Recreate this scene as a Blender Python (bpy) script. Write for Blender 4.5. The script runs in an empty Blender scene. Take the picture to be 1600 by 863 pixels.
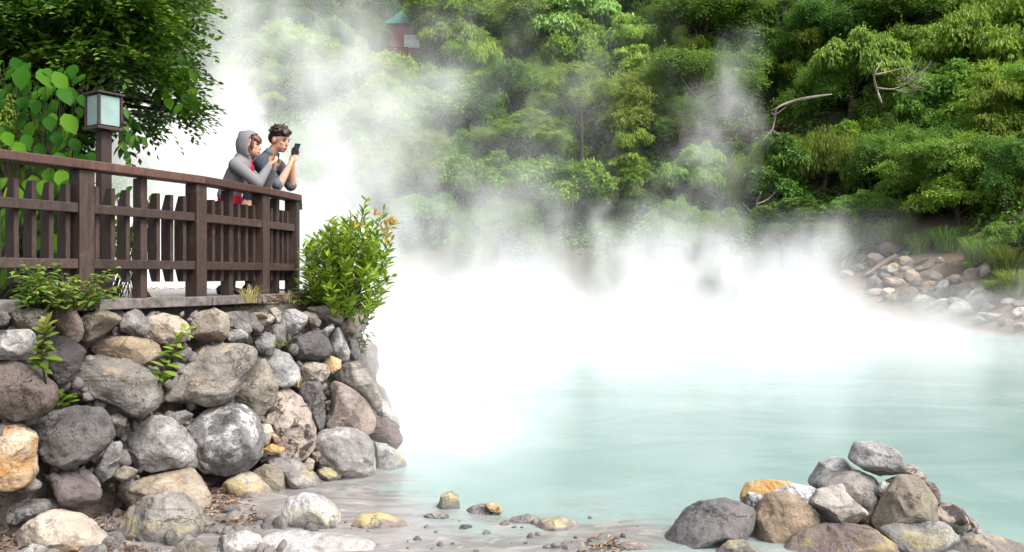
EXPOSURE = 1.45
QUALITY = 1.0
import bpy, bmesh, math, random
import numpy as np
from mathutils import Vector, Matrix, noise as mnoise

S = bpy.context.scene
COL = S.collection
RAD = math.radians
F, CX, CY, HC = 1300.0, 800.0, 432.0, 1.70      # focal length and principal point in photo pixels, eye height above the water
FLOOR = 1.51                                     # terrace floor above the water

# ---------------------------------------------------------------- helpers
def P(px, py, Y):
    return Vector(((px - CX) / F * Y, Y, HC - (py - CY) / F * Y))

def tag(o, label=None, cat=None, group=None, kind=None):
    if label: o['label'] = label
    if cat: o['category'] = cat
    if group: o['group'] = group
    if kind: o['kind'] = kind
    return o

def empty(name, loc, label=None, cat=None, group=None, rz=0.0):
    o = bpy.data.objects.new(name, None)
    o.empty_display_size = .1
    COL.objects.link(o)
    o.location = loc
    o.rotation_euler = (0, 0, rz)
    return tag(o, label, cat, group)

def link(name, me, mat=None, parent=None):
    o = bpy.data.objects.new(name, me)
    COL.objects.link(o)
    if mat is not None and not me.materials:
        for m in (mat if isinstance(mat, (list, tuple)) else [mat]):
            me.materials.append(m)
    if parent is not None:
        o.parent = parent
    return o

def mesh_from(name, verts, faces, smooth=False):
    me = bpy.data.meshes.new(name)
    me.from_pydata([tuple(v) for v in verts], [], faces)
    if smooth:
        me.polygons.foreach_set('use_smooth', np.ones(len(me.polygons), bool))
    me.update()
    return me

def bm_mesh(name, bm, smooth=False):
    me = bpy.data.meshes.new(name)
    bm.normal_update()
    bm.to_mesh(me); bm.free()
    if smooth:
        me.polygons.foreach_set('use_smooth', np.ones(len(me.polygons), bool))
    return me

def add_obox(bm, c, ax, ay, az, hx, hy, hz, bev=.004):
    """box with half sizes hx, hy, hz along unit axes ax, ay, az"""
    c = Vector(c); ax, ay, az = Vector(ax), Vector(ay), Vector(az)
    vs = []
    for sx in (-1, 1):
        for sy in (-1, 1):
            for sz in (-1, 1):
                vs.append(bm.verts.new(c + ax * hx * sx + ay * hy * sy + az * hz * sz))
    q = [(0, 1, 3, 2), (4, 6, 7, 5), (0, 4, 5, 1), (2, 3, 7, 6), (0, 2, 6, 4), (1, 5, 7, 3)]
    fs = [bm.faces.new([vs[i] for i in f]) for f in q]
    bmesh.ops.recalc_face_normals(bm, faces=fs)
    if bev > 0:
        es = list({e for f in fs for e in f.edges})
        bmesh.ops.bevel(bm, geom=es, offset=bev, segments=2, affect='EDGES', profile=.5)

def obox(name, c, ax, ay, az, hx, hy, hz, mat, parent, bev=.004, origin=None):
    bm = bmesh.new()
    o0 = Vector(parent.location) if parent is not None else Vector((0, 0, 0))
    add_obox(bm, Vector(c) - o0, ax, ay, az, hx, hy, hz, bev)
    return link(name, bm_mesh(name, bm), mat, parent)

def add_tube(bm, pts, radii, n=7, caps=True):
    """a tapered tube through pts"""
    pts = [Vector(p) for p in pts]
    rings = []
    ref = Vector((.13, .31, .94))
    for i, p in enumerate(pts):
        t = (pts[min(i + 1, len(pts) - 1)] - pts[max(i - 1, 0)])
        if t.length < 1e-9: t = Vector((0, 0, 1))
        t.normalize()
        u = t.cross(ref)
        if u.length < 1e-3: u = t.cross(Vector((1, 0, 0)))
        u.normalize(); v = t.cross(u)
        rings.append([bm.verts.new(p + (u * math.cos(2 * math.pi * k / n) + v * math.sin(2 * math.pi * k / n)) * radii[i]) for k in range(n)])
    for a, b in zip(rings[:-1], rings[1:]):
        for k in range(n):
            f = bm.faces.new((a[k], a[(k + 1) % n], b[(k + 1) % n], b[k])); f.smooth = True
    if caps:
        bm.faces.new(list(reversed(rings[0]))); bm.faces.new(rings[-1])

def smoothstep(a, b, x):
    t = np.clip((x - a) / (b - a), 0, 1)
    return t * t * (3 - 2 * t)

# ---------------------------------------------------------------- node helpers
class NT:
    def __init__(self, tree):
        self.t = tree; self.N = tree.nodes; self.L = tree.links
    def new(self, typ, **kw):
        n = self.N.new(typ)
        for k, v in kw.items(): setattr(n, k, v)
        return n
    def put(self, sock, v):
        if hasattr(v, 'is_output') or isinstance(v, bpy.types.NodeSocket): self.L.new(v, sock)
        elif v is not None: sock.default_value = v
    def math(self, op, a, b=None, c=None, clamp=False):
        n = self.new('ShaderNodeMath', operation=op); n.use_clamp = clamp
        for i, v in enumerate((a, b, c)):
            if v is not None: self.put(n.inputs[i], v)
        return n.outputs[0]
    def vmath(self, op, a, b=None):
        n = self.new('ShaderNodeVectorMath', operation=op)
        self.put(n.inputs[0], a)
        if b is not None: self.put(n.inputs[3 if op == 'SCALE' else 1], b)
        return n.outputs['Value'] if op in ('LENGTH', 'DOT_PRODUCT', 'DISTANCE') else n.outputs[0]
    def noise(self, vec, scale, detail=4, rough=.55, dist=0.0, color=False):
        n = self.new('ShaderNodeTexNoise')
        self.put(n.inputs['Vector'], vec); n.inputs['Scale'].default_value = scale
        n.inputs['Detail'].default_value = detail; n.inputs['Roughness'].default_value = rough
        n.inputs['Distortion'].default_value = dist
        return n.outputs['Color' if color else 0]
    def ramp(self, v, a, b, lo=0.0, hi=1.0, smooth=True):
        n = self.new('ShaderNodeMapRange'); n.clamp = True
        if smooth: n.interpolation_type = 'SMOOTHSTEP'
        self.put(n.inputs['Value'], v)
        for i, x in ((1, a), (2, b), (3, lo), (4, hi)): self.put(n.inputs[i], x)
        return n.outputs[0]
    def mix(self, f, a, b, mode='MIX'):
        n = self.new('ShaderNodeMix', data_type='RGBA', blend_type=mode)
        self.put(n.inputs[0], f)
        for s, v in ((n.inputs[6], a), (n.inputs[7], b)):
            if isinstance(v, (tuple, list)): v = (*v[:3], 1.0)
            self.put(s, v)
        return n.outputs[2]
    def bump(self, h, strength=.4, dist=.02, normal=None):
        n = self.new('ShaderNodeBump'); n.inputs['Strength'].default_value = strength; n.inputs['Distance'].default_value = dist
        self.put(n.inputs['Height'], h)
        if normal is not None: self.L.new(normal, n.inputs['Normal'])
        return n.outputs[0]

def new_mat(name):
    m = bpy.data.materials.new(name); m.use_nodes = True
    t = NT(m.node_tree)
    return m, t, m.node_tree.nodes['Principled BSDF'], m.node_tree.nodes['Material Output']

def obj_vec(t, spread=40.0):
    """object coordinates, moved to another place of the pattern on every object"""
    tc = t.new('ShaderNodeTexCoord'); oi = t.new('ShaderNodeObjectInfo')
    r = t.math('MULTIPLY', oi.outputs['Random'], spread)
    return t.vmath('ADD', tc.outputs['Object'], r), oi.outputs['Random'], tc

# ---------------------------------------------------------------- materials
ROCKC = {  # base, second tone, dark tone
    'grey':    ((.34, .31, .285), (.20, .18, .175), (.085, .08, .08)),
    'dark':    ((.135, .123, .120), (.19, .17, .165), (.045, .042, .045)),
    'brown':   ((.20, .145, .12), (.28, .215, .18), (.07, .055, .05)),
    'tan':     ((.38, .30, .215), (.28, .22, .165), (.13, .10, .08)),
    'cream':   ((.56, .47, .365), (.44, .355, .27), (.20, .16, .13)),
    'ochre':   ((.52, .31, .11), (.60, .44, .24), (.24, .13, .06)),
    'orange':  ((.58, .50, .38), (.48, .24, .06), (.14, .11, .10)),
    'purple':  ((.20, .145, .14), (.29, .215, .20), (.09, .065, .065)),
    'white':   ((.54, .52, .50), (.40, .38, .37), (.20, .19, .19)),
    'mottled': ((.50, .385, .305), (.36, .29, .24), (.075, .065, .065)),
    'lichen':  ((.125, .12, .12), (.24, .225, .215), (.05, .05, .05)),
    'slab':    ((.40, .365, .325), (.30, .265, .225), (.15, .13, .115)),
    'bluegrey':((.385, .37, .355), (.265, .25, .24), (.13, .125, .13)),
    'olive':   ((.235, .20, .145), (.31, .275, .215), (.09, .075, .055)),
    'pink':    ((.45, .36, .31), (.34, .27, .235), (.16, .13, .12)),
}
_rm = {}
def rock_mat(kind, band=False):
    key = (kind, band)
    if key in _rm: return _rm[key]
    m, t, b, out = new_mat('rock_' + kind + ('_banded' if band else ''))
    base, sec, drk = [tuple(x * k for x in c3) for c3, k in zip(ROCKC[kind], (.82, .72, .50))]
    v, rnd, tc = obj_vec(t)
    big = t.noise(v, 3.2, 6, .6, .6)
    med = t.noise(v, 11.0, 8, .65, .3)
    fin = t.noise(v, 62.0, 6, .7)
    c = t.mix(t.ramp(big, .38, .62), base, sec)
    c = t.mix(t.ramp(med, .50, .72, 0, .75), c, drk)
    pale = tuple(min(1, x * 1.35 + .10) for x in base)
    c = t.mix(t.ramp(t.noise(v, 7.0, 9, .72, .8), .56, .70, 0, .55), c, pale)
    if kind == 'mottled':
        c = t.mix(t.ramp(t.noise(v, 6.5, 5, .6, 1.0), .53, .59, 0, .9), c, drk)
    if kind in ('lichen', 'bluegrey', 'white'):
        w = t.ramp(t.noise(v, 3.0, 4, .5), .46, .60)
        sp = t.ramp(t.noise(v, 17.0, 8, .75, .5), .45, .54)
        c = t.mix(t.math('MULTIPLY', t.math('MULTIPLY', w, sp), {'lichen': .95}.get(kind, .32)), c, (.74, .73, .72))
    if kind in ('slab', 'ochre', 'orange', 'cream', 'tan'):
        mp = t.new('ShaderNodeMapping'); t.L.new(v, mp.inputs[0]); mp.inputs['Scale'].default_value = (2.0, 2.0, 17.0); mp.inputs['Rotation'].default_value = (.2, .35, .1)
        st = t.noise(mp.outputs[0], 1.0, 7, .6, 1.2)
        c = t.mix(t.ramp(st, .52, .68, 0, .6), c, drk if kind != 'cream' else sec)
        c = t.mix(t.ramp(t.noise(v, 4.5, 4, .5, .8), .58, .70, 0, .5), c, (.47, .30, .14))
    # fine pits and grains
    c = t.mix(t.ramp(t.noise(v, 27.0, 8, .75, .4), .53, .68, 0, .5), c, drk)
    c = t.mix(t.ramp(fin, .56, .72, 0, .65), c, tuple(x * .55 for x in drk))
    c = t.mix(t.ramp(fin, .42, .26, 0, .35), c, pale)
    # cracks
    vo = t.new('ShaderNodeTexVoronoi', feature='DISTANCE_TO_EDGE'); vo.inputs['Scale'].default_value = 3.1
    t.L.new(t.vmath('ADD', v, t.vmath('SCALE', t.noise(v, 5.0, 5, .6, 0, True), .55)), vo.inputs['Vector'])
    crack = t.math('MULTIPLY', t.ramp(vo.outputs[0], .0, .018, 1, 0), t.ramp(t.noise(v, 2.1, 2), .48, .60))
    c = t.mix(t.math('MULTIPLY', crack, .6), c, tuple(x * .5 for x in drk))
    # object to object shift
    hs = t.new('ShaderNodeHueSaturation'); t.L.new(c, hs.inputs['Color'])
    t.L.new(t.ramp(rnd, 0, 1, .74, 1.20, False), hs.inputs['Value'])
    t.L.new(t.ramp(t.math('FRACT', t.math('MULTIPLY', rnd, 7.3)), 0, 1, .7, 1.15, False), hs.inputs['Saturation'])
    c = hs.outputs[0]
    rough = .82
    if band:   # sulphur line and damp foot just over the water
        ge = t.new('ShaderNodeNewGeometry'); sx = t.new('ShaderNodeSeparateXYZ'); t.L.new(ge.outputs['Position'], sx.inputs[0])
        z = t.math('ADD', sx.outputs[2], t.ramp(t.noise(v, 9.0, 4), .3, .7, -.035, .035))
        yb = t.math('MULTIPLY', t.ramp(z, .03, .06), t.ramp(z, .15, .08))
        c = t.mix(t.math('MULTIPLY', yb, t.ramp(t.noise(v, 4.0, 5, .6), .42, .62, .05, .6)), c, (.40, .335, .13))
        wet = t.ramp(z, .06, .02)
        c = t.mix(t.math('MULTIPLY', wet, .75), c, (.15, .13, .125))
        t.L.new(t.ramp(wet, 0, 1, .82, .35), b.inputs['Roughness'])
    else:
        b.inputs['Roughness'].default_value = rough
    t.L.new(c, b.inputs['Base Color'])
    b.inputs['Specular IOR Level'].default_value = .3
    h = t.math('ADD', t.math('MULTIPLY', med, 1.0), t.math('MULTIPLY', fin, .35))
    h = t.math('SUBTRACT', h, t.math('MULTIPLY', crack, .5))
    t.L.new(t.bump(h, .95, .04), b.inputs['Normal'])
    _rm[key] = m
    return m

def leaf_mat(name, lo, mid, hi, trans=.42, rough=.55, spec=.2, shift=.22):
    m, t, b, out = new_mat(name)
    at = t.new('ShaderNodeAttribute', attribute_name='tone')
    oi = t.new('ShaderNodeObjectInfo')
    tn = at.outputs['Fac']
    c = t.mix(t.ramp(tn, 0, .5), lo, mid)
    c = t.mix(t.ramp(tn, .5, 1.0), c, hi)
    hs = t.new('ShaderNodeHueSaturation'); t.L.new(c, hs.inputs['Color'])
    t.L.new(t.ramp(oi.outputs['Random'], 0, 1, 1 - shift, 1 + shift, False), hs.inputs['Value'])
    t.L.new(t.ramp(t.math('FRACT', t.math('MULTIPLY', oi.outputs['Random'], 5.7)), 0, 1, .482, .512, False), hs.inputs['Hue'])
    c = hs.outputs[0]
    t.L.new(c, b.inputs['Base Color'])
    b.inputs['Roughness'].default_value = rough; b.inputs['Specular IOR Level'].default_value = spec
    tr = t.new('ShaderNodeBsdfTranslucent')
    t.L.new(t.mix(1.0, c, (1.0, 1.05, .55), 'MULTIPLY'), tr.inputs['Color'])
    ms = t.new('ShaderNodeMixShader'); ms.inputs[0].default_value = trans
    t.L.new(b.outputs[0], ms.inputs[1]); t.L.new(tr.outputs[0], ms.inputs[2]); t.L.new(ms.outputs[0], out.inputs['Surface'])
    return m

LEAF = {
    'mid':    leaf_mat('leaf_mid_green', (.048, .110, .018), (.130, .245, .042), (.260, .405, .080)),
    'dark':   leaf_mat('leaf_dark_green', (.024, .060, .014), (.068, .145, .028), (.155, .265, .050)),
    'olive':  leaf_mat('leaf_yellow_olive', (.085, .135, .022), (.205, .300, .050), (.345, .445, .095)),
    'pale':   leaf_mat('leaf_pale_green', (.080, .165, .036), (.195, .330, .085), (.320, .460, .150)),
    'bright': leaf_mat('leaf_bright_green', (.085, .160, .020), (.205, .325, .042), (.365, .480, .085)),
    'near':   leaf_mat('leaf_near_tree', (.009, .030, .005), (.028, .080, .009), (.105, .200, .020), .35, .45, .25, .05),
    'bigleaf':leaf_mat('leaf_broad_glossy', (.010, .045, .003), (.026, .090, .004), (.075, .170, .008), .25, .55, .08, .05),
    'bush':   leaf_mat('leaf_bush', (.060, .130, .010), (.165, .295, .022), (.310, .425, .050), .4, .4, .4, .05),
    'amber':  leaf_mat('leaf_amber', (.30, .18, .03), (.45, .25, .05), (.50, .34, .08), .4, .4, .4, .05),
    'weed':   leaf_mat('leaf_weed', (.050, .100, .015), (.110, .175, .025), (.220, .255, .050), .4, .45, .3, .1),
    'straw':  leaf_mat('leaf_straw', (.22, .20, .08), (.34, .30, .13), (.45, .40, .20), .3, .6, .2, .1),
    'litter': leaf_mat('leaf_litter', (.10, .055, .035), (.20, .12, .075), (.38, .26, .17), .1, .8, .1, .1),
}

def wood_mat(name, base, dark, rough=.62, scale=1.0):
    m, t, b, out = new_mat(name)
    v, rnd, tc = obj_vec(t, 9.0)
    mp = t.new('ShaderNodeMapping'); t.L.new(v, mp.inputs[0]); mp.inputs['Scale'].default_value = (9 * scale, 9 * scale, 2.2 * scale)
    g = t.noise(mp.outputs[0], 2.2, 9, .68, 1.4)
    c = t.mix(t.ramp(g, .35, .68), base, dark)
    c = t.mix(t.ramp(t.noise(v, 5, 6, .7), .55, .75, 0, .55), c, tuple(x * 1.8 + .02 for x in base))
    c = t.mix(t.ramp(t.noise(v, 26, 5, .7), .62, .75, 0, .5), c, (.16, .14, .12))
    hs = t.new('ShaderNodeHueSaturation'); t.L.new(c, hs.inputs['Color']); t.L.new(t.ramp(rnd, 0, 1, .78, 1.22, False), hs.inputs['Value'])
    t.L.new(hs.outputs[0], b.inputs['Base Color'])
    b.inputs['Roughness'].default_value = rough; b.inputs['Specular IOR Level'].default_value = .3
    t.L.new(t.bump(g, .35, .008), b.inputs['Normal'])
    return m

M_POST = wood_mat('weathered_brown_wood', (.052, .033, .027), (.028, .018, .016))
M_RAIL = wood_mat('reddish_brown_wood', (.082, .040, .031), (.048, .026, .021))
M_LAMPWOOD = wood_mat('dark_red_wood', (.045, .028, .023), (.028, .020, .018))
M_BARK = wood_mat('bark_grey_brown', (.075, .060, .048), (.035, .028, .024), .85)
M_PALEBARK = wood_mat('bark_bleached', (.24, .20, .165), (.12, .10, .085), .85)
M_STEM = wood_mat('green_brown_stem', (.055, .060, .018), (.035, .035, .014), .6)

def flat_mat(name, col, rough=.6, spec=.3, var=.25, scale=12, bump=.2, sheen=0):
    m, t, b, out = new_mat(name)
    v, rnd, tc = obj_vec(t, 9.0)
    n = t.noise(v, scale, 6, .6)
    t.L.new(t.mix(t.ramp(n, .35, .68), tuple(x * (1 - var) for x in col), tuple(min(1, x * (1 + var)) for x in col)), b.inputs['Base Color'])
    b.inputs['Roughness'].default_value = rough; b.inputs['Specular IOR Level'].default_value = spec
    if bump: t.L.new(t.bump(n, bump, .01), b.inputs['Normal'])
    if sheen: b.inputs['Sheen Weight'].default_value = sheen
    return m
# ---------------------------------------------------------------- camera, light, sky
cam = bpy.data.objects.new('camera', bpy.data.cameras.new('camera')); COL.objects.link(cam); S.camera = cam
cam.location = (0, 0, HC); cam.rotation_euler = (math.pi / 2, 0, 0)
cam.data.sensor_width = 36; cam.data.lens = F / 1600 * 36
cam.data.clip_start = .05; cam.data.clip_end = 2000

SUN_EL, SUN_AZ = RAD(52), RAD(124)     # from the open side over the pool, right of and a little behind the camera
w = bpy.data.worlds.new('World'); S.world = w; w.use_nodes = True
wt = NT(w.node_tree)
sky = wt.new('ShaderNodeTexSky', sky_type='NISHITA'); sky.sun_disc = False
sky.sun_elevation = SUN_EL; sky.sun_rotation = SUN_AZ; sky.dust_density = 4.0; sky.air_density = 1.0; sky.ozone_density = 1.0
hs = wt.new('ShaderNodeHueSaturation'); hs.inputs['Saturation'].default_value = .35      # overcast: the blue is mostly gone
wt.L.new(sky.outputs[0], hs.inputs['Color'])
bg = w.node_tree.nodes['Background']; wt.L.new(hs.outputs[0], bg.inputs['Color']); bg.inputs['Strength'].default_value = .15
sun = bpy.data.objects.new('sun', bpy.data.lights.new('sun', 'SUN')); COL.objects.link(sun)
sun.data.energy = 1.5; sun.data.angle = RAD(22); sun.data.color = (1.0, .96, .90)
d = Vector((math.sin(SUN_AZ) * math.cos(SUN_EL), math.cos(SUN_AZ) * math.cos(SUN_EL), math.sin(SUN_EL)))
sun.rotation_euler = d.to_track_quat('Z', 'Y').to_euler()
S.view_settings.view_transform = 'Standard'; S.view_settings.look = 'None'; S.view_settings.gamma = 1.0
S.view_settings.exposure = EXPOSURE
cy = S.cycles
cy.volume_bounces = 8; cy.max_bounces = 12; cy.diffuse_bounces = 5; cy.glossy_bounces = 2; cy.transmission_bounces = 3; cy.transparent_max_bounces = 6
cy.volume_step_rate = 2.0; cy.volume_max_steps = 512
cy.use_adaptive_sampling = True; cy.adaptive_threshold = .01
cy.caustics_reflective = False; cy.caustics_refractive = False

# ---------------------------------------------------------------- terrain
POOL = [(17, 3.6), (13.2, 9), (13.0, 15), (13.9, 22), (14.5, 27), (14.3, 32), (11, 36), (4, 39), (-8, 40), (-24, 37), (-30, 26), (-24, 17),
        (-9, 15), (-4, 13), (-1.6, 9.6), (-1.15, 7.6), (-1.75, 6.45), (-2.15, 5.95), (-2.25, 5.4), (-1.9, 4.7), (-.6, 4.35), (.8, 4.5), (2.0, 4.7), (4, 4.2)]
_pp = np.array(POOL, float)
def pool_dist(x, y):
    """signed distance to the pool's edge, positive on land"""
    x = np.asarray(x, float); y = np.asarray(y, float)
    dmin = np.full(x.shape, 1e9); inside = np.zeros(x.shape, bool)
    n = len(_pp)
    for i in range(n):
        ax, ay = _pp[i]; bx, by = _pp[(i + 1) % n]
        ex, ey = bx - ax, by - ay
        t = np.clip(((x - ax) * ex + (y - ay) * ey) / (ex * ex + ey * ey), 0, 1)
        dmin = np.minimum(dmin, np.hypot(x - ax - t * ex, y - ay - t * ey))
        cond = (ay > y) != (by > y)
        with np.errstate(divide='ignore', invalid='ignore'):
            xi = ax + (y - ay) / (by - ay if by != ay else 1e-9) * ex
        inside ^= cond & (x < xi)
    return np.where(inside, -dmin, dmin)

def wob(x, y, s, k=0.0):
    return (np.sin(x * s + 1.3 + k) * np.cos(y * s * 1.17 - .7 + k) + .6 * np.sin(x * s * 2.3 - y * s * 1.9 + k * 2) + .35 * np.sin(x * s * 4.7 + y * s * 3.9))

def height(x, y):
    x = np.asarray(x, float); y = np.asarray(y, float)
    d = pool_dist(x, y)
    far = smoothstep(15, 21, y)
    near = np.where(d > 0, np.minimum(-.02 + .07 * d, .25), np.maximum(-.02 + d * .22, -.5))
    bank = np.where(d > 5, 2.5 + .80 * (d - 5), .5 * d)
    bank = np.where(d > 0, bank, np.maximum(d * .35, -.9))
    bank = bank + np.where(d > 0, wob(x, y, .35) * np.clip(d * .06, 0, .9), 0)
    h = near * (1 - far) + bank * far
    # the spit under the heap of stones
    h = h + .26 * np.exp(-(((x - 2.55) / 1.15) ** 2 + ((y - 5.55) / .45) ** 2))
    h = h + .02 * wob(x, y, 3.1, 2.0) * (1 - far)
    return h

def h1(x, y): return float(height(np.array([x]), np.array([y]))[0])

def hit(px, py, k=0.0, y0=14.0, y1=140.0):
    """depth at which the photo ray through px, py is k metres above the terrain"""
    Y = np.arange(y0, y1, .15)
    X = (px - CX) / F * Y; Z = HC - (py - CY) / F * Y
    g = height(X, Y) + k - Z
    i = np.argmax(g > 0)
    return float(Y[i]) if g[i] > 0 else y1

def grid_mesh(name, xs, ys, fn, smooth=True):
    X, Y = np.meshgrid(xs, ys)
    Z = fn(X, Y)
    V = np.stack([X.ravel(), Y.ravel(), Z.ravel()], 1)
    nx, ny = len(xs), len(ys)
    i = np.arange(nx * ny).reshape(ny, nx)
    Fq = np.stack([i[:-1, :-1].ravel(), i[:-1, 1:].ravel(), i[1:, 1:].ravel(), i[1:, :-1].ravel()], 1)
    return np_mesh(name, V, Fq, smooth)

def np_mesh(name, V, Fq, smooth=False, tone=None):
    me = bpy.data.meshes.new(name)
    k = Fq.shape[1]
    me.vertices.add(len(V)); me.vertices.foreach_set('co', np.ascontiguousarray(V, np.float32).ravel())
    me.loops.add(len(Fq) * k); me.loops.foreach_set('vertex_index', np.ascontiguousarray(Fq, np.int32).ravel())
    me.polygons.add(len(Fq)); me.polygons.foreach_set('loop_start', np.arange(0, len(Fq) * k, k, dtype=np.int32))
    me.polygons.foreach_set('use_smooth', np.full(len(Fq), smooth))
    if tone is not None:
        a = me.attributes.new('tone', 'FLOAT', 'FACE'); a.data.foreach_set('value', np.ascontiguousarray(tone, np.float32))
    me.update(calc_edges=True); me.validate()
    return me

def axis(*segs):
    return np.unique(np.concatenate([np.arange(a, b, s) for a, b, s in segs]))

M_GROUND, t, b, out = new_mat('soil_and_leaf_litter')
ge = t.new('ShaderNodeNewGeometry'); pos = ge.outputs['Position']
n1 = t.noise(pos, 1.3, 8, .65); n2 = t.noise(pos, 14, 8, .7); n3 = t.noise(pos, 60, 5, .7)
c = t.mix(t.ramp(n1, .35, .65), (.120, .085, .060), (.085, .060, .045))
c = t.mix(t.ramp(n2, .48, .66, 0, .8), c, (.26, .19, .135))
c = t.mix(t.ramp(n3, .55, .70, 0, .8), c, (.055, .040, .032))
sx = t.new('ShaderNodeSeparateXYZ'); t.L.new(pos, sx.inputs[0])
c = t.mix(t.math('MULTIPLY', t.ramp(sx.outputs[2], 3.6, 5.5), .85), c, (.034, .044, .018))
c = t.mix(t.math('MULTIPLY', t.math('MULTIPLY', t.ramp(sx.outputs[1], 18, 21), t.math('MULTIPLY', t.ramp(sx.outputs[2], 4.6, 3.2), t.ramp(sx.outputs[0], 11.5, 14.0))), .6), c, (.19, .130, .092))
c = t.mix(t.math('MULTIPLY', t.math('MULTIPLY', t.ramp(sx.outputs[1], 18, 21), t.ramp(sx.outputs[0], 14.0, 11.5)), .8), c, (.075, .080, .060))
c = t.mix(t.math('MULTIPLY', t.ramp(sx.outputs[2], .10, .015), .8), c, (.23, .205, .20))
t.L.new(c, b.inputs['Base Color']); b.inputs['Roughness'].default_value = .9; b.inputs['Specular IOR Level'].default_value = .15
t.L.new(t.bump(t.math('ADD', n2, t.math('MULTIPLY', n3, .5)), .8, .05), b.inputs['Normal'])
xs = axis((-140, -30, 5), (-30, -6, 1.2), (-6, 6, .14), (6, 30, .6), (30, 150, 5))
ys = axis((-12, 3, 1.0), (3, 9, .12), (9, 20, .8), (20, 60, .6), (60, 160, 3), (160, 420, 20))
tag(link('ground', grid_mesh('ground', xs, ys, height), M_GROUND), kind='structure')

# ---------------------------------------------------------------- water
M_WATER, t, b, out = new_mat('milky_jade_water')
ge = t.new('ShaderNodeNewGeometry'); pos = ge.outputs['Position']
sx = t.new('ShaderNodeSeparateXYZ'); t.L.new(pos, sx.inputs[0])
mp = t.new('ShaderNodeMapping'); t.L.new(pos, mp.inputs[0]); mp.inputs['Scale'].default_value = (.5, 1.0, 1.0)
n1 = t.noise(mp.outputs[0], .75, 7, .66, 1.2); n2 = t.noise(mp.outputs[0], 2.9, 8, .70, 1.4)
deep = t.mix(t.ramp(n1, .35, .65), (.165, .245, .230), (.215, .292, .282))
shal = t.mix(t.ramp(n2, .40, .62), (.225, .215, .210), (.150, .140, .138))
shal = t.mix(t.ramp(t.noise(mp.outputs[0], 7.5, 6, .65, .6), .52, .66, 0, .6), shal, (.36, .315, .305))
# shallows: along the wall's foot and the near shore
sh = t.math('ADD', t.math('MULTIPLY', sx.outputs[1], -1.0), t.ramp(sx.outputs[0], -1.3, -.1, 7.35, 5.75))
sh = t.math('ADD', sh, t.math('MULTIPLY', t.ramp(sx.outputs[0], .3, 1.2), -.15))
sh = t.math('ADD', sh, t.math('MULTIPLY', t.ramp(sx.outputs[0], 2.6, 3.4), -3.0))
sh = t.math('ADD', sh, t.ramp(n1, .3, .7, -.5, .5)); sh = t.math('ADD', sh, t.ramp(n2, .3, .7, -.35, .35))
c = t.mix(t.ramp(sh, -.55, .75), deep, shal)
t.L.new(c, b.inputs['Base Color']); b.inputs['Roughness'].default_value = .16; b.inputs['IOR'].default_value = 1.33
wv = t.noise(mp.outputs[0], 5.5, 4, .5, .4)
t.L.new(t.bump(wv, .05, .05), b.inputs['Normal'])
tag(link('water', grid_mesh('water', axis((-60, -8, 13), (-8, 8, 1), (8, 30, 4)), axis((2, 12, 1), (12, 60, 6)), lambda X, Y: X * 0), M_WATER), kind='structure')
# ---------------------------------------------------------------- the terrace: a promontory carried by a wall of boulders
TOPE = [(-300, 4.6), (0, 5.1), (300, 6.35), (420, 7.1), (530, 7.75), (580, 8.25), (640, 8.9)]
BASE = [(-300, 4.3), (-100, 4.6), (60, 5.1), (180, 5.65), (400, 6.5), (500, 6.85), (580, 7.0), (632, 7.7), (700, 8.4)]
def interp(tab, x): return float(np.interp(x, [a for a, _ in tab], [b for _, b in tab]))
def wall_depth(px, py):
    yt, yb = interp(TOPE, px), interp(BASE, px)
    Y = yt
    for _ in range(6):
        Z = HC - (py - CY) / F * Y
        Y = yb + (yt - yb) * min(1.05, max(-.1, Z / 1.40))
    return Y
def XY(px, Y): return ((px - CX) / F * Y, Y)
top_line = [XY(a, b) for a, b in TOPE[:5]] + [(-1.42, 8.35), (-1.62, 9.3), (-2.3, 10.8), (-4.2, 12.6), (-9, 14.5), (-24, 17)]
base_line = [XY(a, b) for a, b in BASE[:8] if a != -100] + [(-.92, 8.7), (-1.15, 9.9), (-1.9, 11.6), (-4, 13.6), (-9, 15.6), (-24, 18)]
def resample(line, n):
    L = np.array(line, float); s = np.concatenate([[0], np.cumsum(np.hypot(*np.diff(L, axis=0).T))])
    q = np.linspace(0, s[-1], n)
    return np.stack([np.interp(q, s, L[:, 0]), np.interp(q, s, L[:, 1])], 1)
NB = 260
def build_bank():
    # each sample of the top edge is paired with the base at the same share of the way
    T = resample(top_line, NB); B = resample(base_line, NB)
    inset = np.array([-.24, .16])
    rows = []
    for k in range(15):
        f = k / 14
        p = B * (1 - f) + T * f + inset
        z = -.3 + f * (FLOOR - .06 + .3)
        row = []
        for (x, y) in p:
            n = mnoise.fractal((x * 2.6, y * 2.6, z * 2.6), .9, 2, 4) * .05
            row.append((x + n, y - n * .6, z + (n * .3 if k == 14 else n)))
        rows.append(row)
    V = np.array(rows).reshape(-1, 3)
    i = np.arange(15 * NB).reshape(15, NB)
    Q = np.stack([i[:-1, :-1].ravel(), i[:-1, 1:].ravel(), i[1:, 1:].ravel(), i[1:, :-1].ravel()], 1)
    return np_mesh('terrace_bank', V, Q, True)
M_BANK, t, b, out = new_mat('packed_earth_and_rubble')
v, rnd, tc = obj_vec(t)
n1 = t.noise(v, 6, 8, .7); n2 = t.noise(v, 38, 6, .7)
vo = t.new('ShaderNodeTexVoronoi'); vo.inputs['Scale'].default_value = 16; t.L.new(v, vo.inputs['Vector'])
c = t.mix(t.ramp(n1, .35, .65), (.115, .092, .075), (.20, .175, .15))
c = t.mix(t.ramp(n2, .5, .68, 0, .8), c, (.045, .036, .03))
t.L.new(c, b.inputs['Base Color']); b.inputs['Roughness'].default_value = .95; b.inputs['Specular IOR Level'].default_value = .1
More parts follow.
